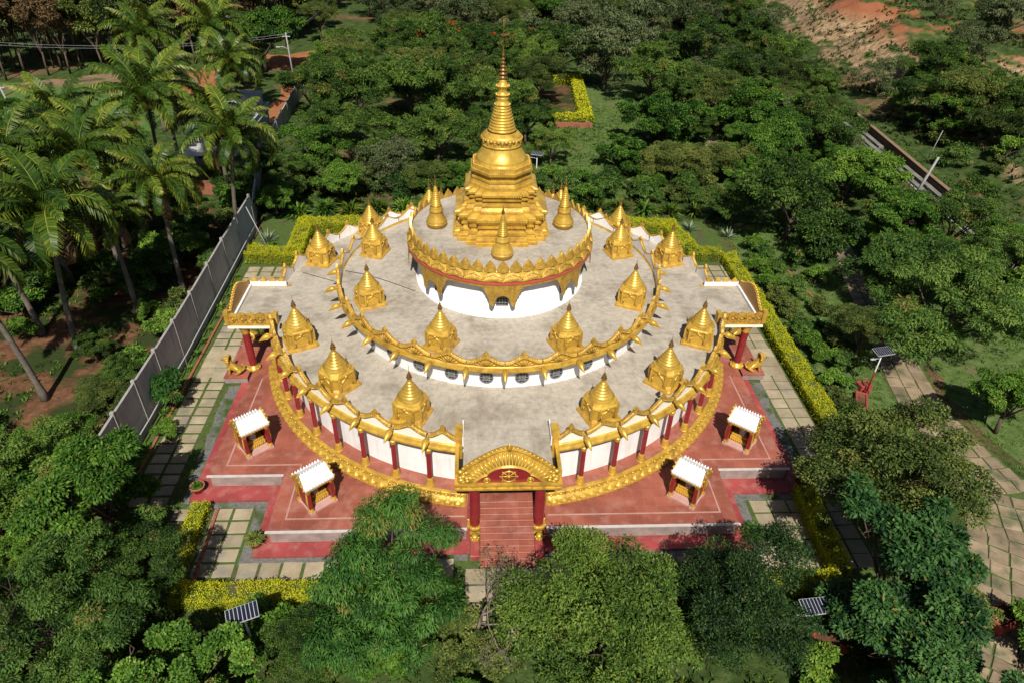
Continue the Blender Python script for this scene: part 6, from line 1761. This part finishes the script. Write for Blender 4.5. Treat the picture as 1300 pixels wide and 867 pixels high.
# ---- spiky and feathery garden plants
def spiky(x, y, r, n, mat, label, name, cat, z=0, parent=None, wid=.07, arch=.3, group=None):
    g = np.random.default_rng(int(abs(x * 31 + y * 17)) + n); mb = MB(); tone = []
    for k in range(n):
        a = k * 2.4 + g.uniform(-.2, .2); el = g.uniform(.35, 1.35); L_ = r * g.uniform(.75, 1.1)
        d = np.array([math.cos(a) * math.cos(el), math.sin(a) * math.cos(el), math.sin(el)]); s = np.array([-math.sin(a), math.cos(a), 0]) * wid
        p0 = d * .05; p1 = d * L_ * .55; p2 = p1 + (d + np.array([0, 0, -arch * 2])) * L_ * .45
        mb.add([p0 - s * .6, p0 + s * .6, p1 + s, p1 - s, p2], [(0, 1, 2, 3), (3, 2, 4)]); tone += [float(np.clip(g.normal(.5, .18), 0, 1))] * 5
    me = mb.mesh('leaves', mat, fix=False); at = me.attributes.new('tone', 'FLOAT', 'POINT'); at.data.foreach_set('value', tone)
    if parent: return link('leaves', me, parent, (0, 0, z))
    t = thing(name, label, cat, (x, y, z), 0, group); link('leaves', me, t); mb = MB(); mb.lathe([(0, 0), (.12, 0), (.09, .12), (.03, .2)], 8); mb.build('stem', BARK, t); return t
AG = leaf_mat('agave', [(.10, .14, .08), (.2, .25, .15), (.3, .34, .22)], .05)
for x, y in ((19.8, 19.9), (23.3, 18.4)): spiky(x, y, 1.25, 34, AG, 'pale spiky agave behind the curved yellow hedge', 'agave', 'agave', arch=.05, wid=.06, group='agaves behind the yellow hedges')
spiky(-21.2, 17.2, 1.3, 36, AG, 'pale spiky agave beside the stepped yellow hedge', 'agave', 'agave', arch=.05, wid=.06)
spiky(-20.6, 16.0, 1.0, 36, LM['broad'], 'small green cycad beside the stepped yellow hedge', 'cycad', 'shrub', wid=.05)
for i, t in enumerate(POT_ROOTS): spiky(i * 3.1, 2.2, (.75, .5, .9, .7, .8)[i], (120, 70, 120, 90, 40)[i], LM[('olive', 'broad', 'rleaf', 'redleaf', 'broad')[i]], '', '', '', .36, t, .06, .35)
FEA = [(x, y) for x in () for y in ()]
for i, (x, y) in enumerate([(-17.0, 23.6), (-14.4, 23.2), (-11.8, 23.9), (-9.2, 24.2), (-6.6, 24.6), (-4, 25), (8.2, 25.2), (10.8, 24.8), (13.4, 24.4), (16.0, 24), (18.6, 23.6), (21.2, 23.4), (-19.5, 22.6), (23.6, 23.2), (5.5, 25.5)]):
    t = spiky(x, y, 2.3, 60, LM['palm'] if i % 3 else LM['broad'], 'bushy areca palm clump in the row behind the temple', 'areca_palm', 'palm', wid=.09, arch=.35, group='row of areca palms behind the temple')
for i, (x, y) in enumerate([(23.6, 8.5), (23.9, 4.0), (23.5, 1.2), (24.2, -2.2), (23.9, -9.3), (25.2, 10.8), (24.9, 15.5), (23.8, 6.3), (25.6, 7.4), (23.7, -.6), (25.4, .4), (25.2, -3.4), (23.3, -5.2), (23.2, -7.0), (24.8, 13.2), (23.6, 11.4), (26.8, 4.6), (23.2, -11.6), (24.9, -11.4), (26.6, -1.2), (27.8, 12.6), (28.4, 9.4)]):
    plant_tree('shrub', x, y, .85, R_.uniform(1.0, 1.5), 'low bushy shrub along the garden side of the long hedge', 'shrub', 'shrubs along the long hedge')
for i, (x, y, r) in enumerate([(24.6, 5.6, 1.5), (24.4, -4.8, 1.5), (24.0, -7.6, 1.3), (25.9, 2.5, 1.4), (23.6, -23.0, 1.1), (24.6, -9.6, 1.2)]):
    spiky(x, y, r, 54, LM['palm'] if i % 2 == 0 else LM['blue'], 'small garden palm with arching leaves near the garden path' if i != 4 else 'small yellowish palm growing by the red planter of the stone yard', 'garden_palm', 'palm', wid=.08, arch=.45, group=None if i == 4 else 'small palms near the garden path')
for i in range(16):
    x, y = R_.uniform(-22.4, -21.8), -13.5 + i * 1.6
    spiky(wx(y) + .55, y, R_.uniform(.4, .75), 40, LM['broad'], 'weedy plant growing along the foot of the boundary wall', 'weed', 'plant', wid=.05, group='weeds along the boundary wall')

# ---- woods filling the distance
def scatter(kinds, n, fn, rr, zz, label, group, cat='tree', mind=3.0):
    got = []; k = 0; tries = 0
    while k < n and tries < n * 40:
        tries += 1
        x, y = fn()
        if any((x - a) ** 2 + (y - b) ** 2 < mind * mind for a, b in got): continue
        got.append((x, y)); k += 1; r = R_.uniform(*rr); kd = R_.choice(kinds)
        lb = label % KINDN.get(kd, 'tree') if '%s' in label else label
        plant_tree(kd, x, y, R_.uniform(*zz) + land(x, y), r, lb, cat, (group % KINDN.get(kd, 'tree')) if '%s' in group else group)
U_ = R_.uniform
def clear(x, y): return not (-40 < x < -26 and 45 < y < 97) and not (-52 < x < -38 and 62 < y < 82)
def f_pl():
    while True:
        x = U_(-118, -36); y = 71 + .5 * (x + 73) + 62 * U_(0, 1) ** 1.5
        if y > 66 and clear(x, y) and abs(x) < 30 + y * .8: return x, y
scatter(['plantation'], 260, f_pl, (2.0, 3.2), (7.0, 9.0), 'slender plantation tree with a bare pale trunk and thin crown', 'plantation beyond the field', mind=2.0)
def f_tc():
    while True:
        x, y = U_(-38, 75), U_(92, 190)
        if x < foot(y) - 6 and clear(x, y): return x, y
scatter(['pale', 'pale', 'olive', 'mango', 'olive', 'broad'], 100, f_tc, (3.8, 6.0), (4.2, 6.2), '%s in the far wood behind the grove', '%ss in the far wood', mind=5.5)
def f_bk():
    while True:
        x, y = U_(-26, 8), U_(58, 92)
        if clear(x, y): return x, y
scatter(['mango', 'mango', 'olive', 'pale'], 18, f_bk, (4, 5.6), (4.2, 5.2), '%s between the grove and the far wood', '%ss behind the grove', mind=5.5)
def f_rt():
    while True:
        x, y = U_(26, 48), U_(26, 92)
        if not (28 < x < 33 and 43 < y < 62) and x < 41 + .06 * y: return x, y
scatter(['mango', 'broad', 'olive', 'pale', 'rleaf'], 34, f_rt, (2.2, 3.8), (1.8, 3.0), '%s on the wooded slope towards the concrete drain', '%ss towards the drain', mind=4.4)
def f_rs():
    return U_(34, 45), U_(0, 15)
scatter(['broad', 'mango', 'feather'], 14, f_rs, (3.2, 4.6), (3.2, 4.4), '%s in the thicket behind the huge layered tree', '%ss in the thicket', mind=5)
def f_tr():
    while True:
        x, y = U_(80, 190), U_(60, 190)
        if x > foot(y) + 16: return x, y
scatter(['pale', 'mango', 'olive'], 13, f_tr, (1.8, 3.2), (2.0, 3.2), '%s dotted over the grassy plateau above the cut', '%ss on the plateau', mind=9)
def f_sh():
    while True:
        x, y = U_(44, 64), U_(58, 130)
        if x < foot(y) - 1: return x, y
scatter(['shrub'], 34, f_sh, (1.2, 2.6), (.8, 1.4), 'scrubby bush in the green strip below the cut slope', 'bushes below the cut slope', 'bush', mind=2.6)
def f_m():
    return U_(57, 84), U_(24, 62)
scatter(['shrub', 'shrub', 'olive'], 26, f_m, (1.2, 2.4), (.9, 1.6), 'scrubby bush on the brown mounds beyond the retaining wall', 'bushes on the brown mounds', 'bush', mind=3)
def f_lw():
    while True:
        x, y = U_(5, 24), U_(26, 46)
        if y < 33 or x > 15: return x, y
scatter(['shrub'], 16, f_lw, (1.0, 1.9), (.7, 1.1), 'low shrub on the rough lawn behind the areca palms', 'shrubs on the rough lawn', 'shrub', mind=2.2)
def f_lg():
    while True:
        x, y = U_(-46, -23.6), U_(-16, 30)
        if y > 1 or x > -26.5 or y < -8: return x, y
scatter(['shrub'], 85, f_lg, (.9, 2.0), (.7, 1.2), 'dark undergrowth bush in the palm grove', 'bushes in the palm grove', 'bush', mind=1.8)
def f_bb():
    return U_(-21, 24), U_(26.5, 31)
scatter(['shrub'], 22, f_bb, (1.3, 2.2), (.9, 1.4), 'leafy bush in the thicket just behind the areca palms', 'bushes behind the areca palms', 'bush', mind=2)
def f_fr():
    return U_(-27, 27), U_(-30, -22.2)
scatter(['shrub'], 46, f_fr, (.9, 1.6), (.7, 1.1), 'shaded bush under the front trees', 'bushes under the front trees', 'bush', mind=1.8)
def f_fl():
    return U_(-30, -18.5), U_(-24, -14.5)
scatter(['shrub'], 20, f_fl, (1.0, 1.8), (.8, 1.3), 'bush crowding the corner below the bright tufted tree', 'bushes below the bright tufted tree', 'bush', mind=1.8)

# ---- ground cover: blades and weeds nobody could count
def cover(name, boxes, dens, ln, wd, mat, label, excl=None, seed=3):
    g = np.random.default_rng(seed); P = []
    for x0, x1, y0, y1 in boxes:
        n = int(dens * (x1 - x0) * (y1 - y0)); nt_ = n // 5
        c = np.stack([g.uniform(x0, x1, nt_), g.uniform(y0, y1, nt_)], 1); p = np.repeat(c, 5, 0) + g.normal(0, .09, (nt_ * 5, 2)); P.append(p)
    P = np.concatenate(P)
    if excl is not None: P = P[~excl(P[:, 0], P[:, 1])]
    n = len(P); z = np.array([land(a, b) for a, b in P]) if P[:, 0].max() > 55 else np.zeros(n)
    p3 = np.column_stack([P, z]); A = unit(n, g) * .6 + np.array([0, 0, .8])
    pat = .5 + .22 * np.sin(P[:, 0] * .9) * np.sin(P[:, 1] * .8 + 1)
    tag(link(name, leaves_mesh(name, p3, A, unit(n, g) + np.array([0, 0, .6]), ln * g.uniform(.6, 1.4, n), wd * g.uniform(.6, 1.4, n), pat + g.normal(0, .15, n) - .1, mat)), label, kind='stuff')
def ex_path(x, y):
    e = np.zeros(len(x), bool)
    cx = np.interp(y, [c[1] for c in reversed(ctr)], [c[0] for c in reversed(ctr)]); cw = np.interp(y, [c[1] for c in reversed(ctr)], [c[2] for c in reversed(ctr)])
    return (np.abs(x - cx) < cw / 2 + .05)
cover('lawn_grass', [(22.6, 46, -28, 24), (5, 24, 26, 62)], 26, .16, .05, LM['broad'], 'rough grass of the garden lawns', ex_path, 3)
cover('undergrowth', [(-46, -23.3, -30, 30)], 16, .3, .09, LM['broad'], 'low weeds under the coconut palms', lambda x, y: (np.sin(x * .7) * np.sin(y * .55 + 1) > .1), 4)
cover('undergrowth', [(-24, 24, 22.4, 60), (24, 56, 16, 70)], 9, .34, .12, LM['fine'], 'low weeds and grass behind the temple', None, 5)
cover('undergrowth', [(-30, 30, -32, -21.9)], 20, .26, .09, LM['fine'], 'low weeds under the front trees', ex_path, 6)
cover('slope_scrub', [(56, 112, 22, 135)], 5, .55, .2, LM['olive'], 'dry scrub and grass tufts on the slope and plateau', lambda x, y: (np.sin(x * .33 + 1) * np.sin(y * .27) < -.25), 12)
def ex_pave(x, y):
    ax = np.abs(x)
    on_pl = (x < -18.9) & (x > -21.35) & (((y * 1.0 + 14.6 + .43) % .86) < .74) & (np.abs(((x + 20.75) % 1.15) - 0) > -1) & (np.minimum(np.abs(x + 20.75), np.abs(x + 19.6)) < .5)
    inside = ((ax < 17.9) & (y > -14.7)) | ((ax < 13.5) & (y > -18.6))
    front = (y < -15.1) & (x < 0) & (x > -18.5)
    return inside | on_pl | (x > 18.2) | ((x > 0) & (y < -14)) | front
cover('joint_grass', [(-22.6, -17.9, -15, 13), (17.9, 18.6, -14, -4)], 60, .1, .03, LM['broad'], 'short grass between the slabs beside the boundary wall', ex_pave, 8)
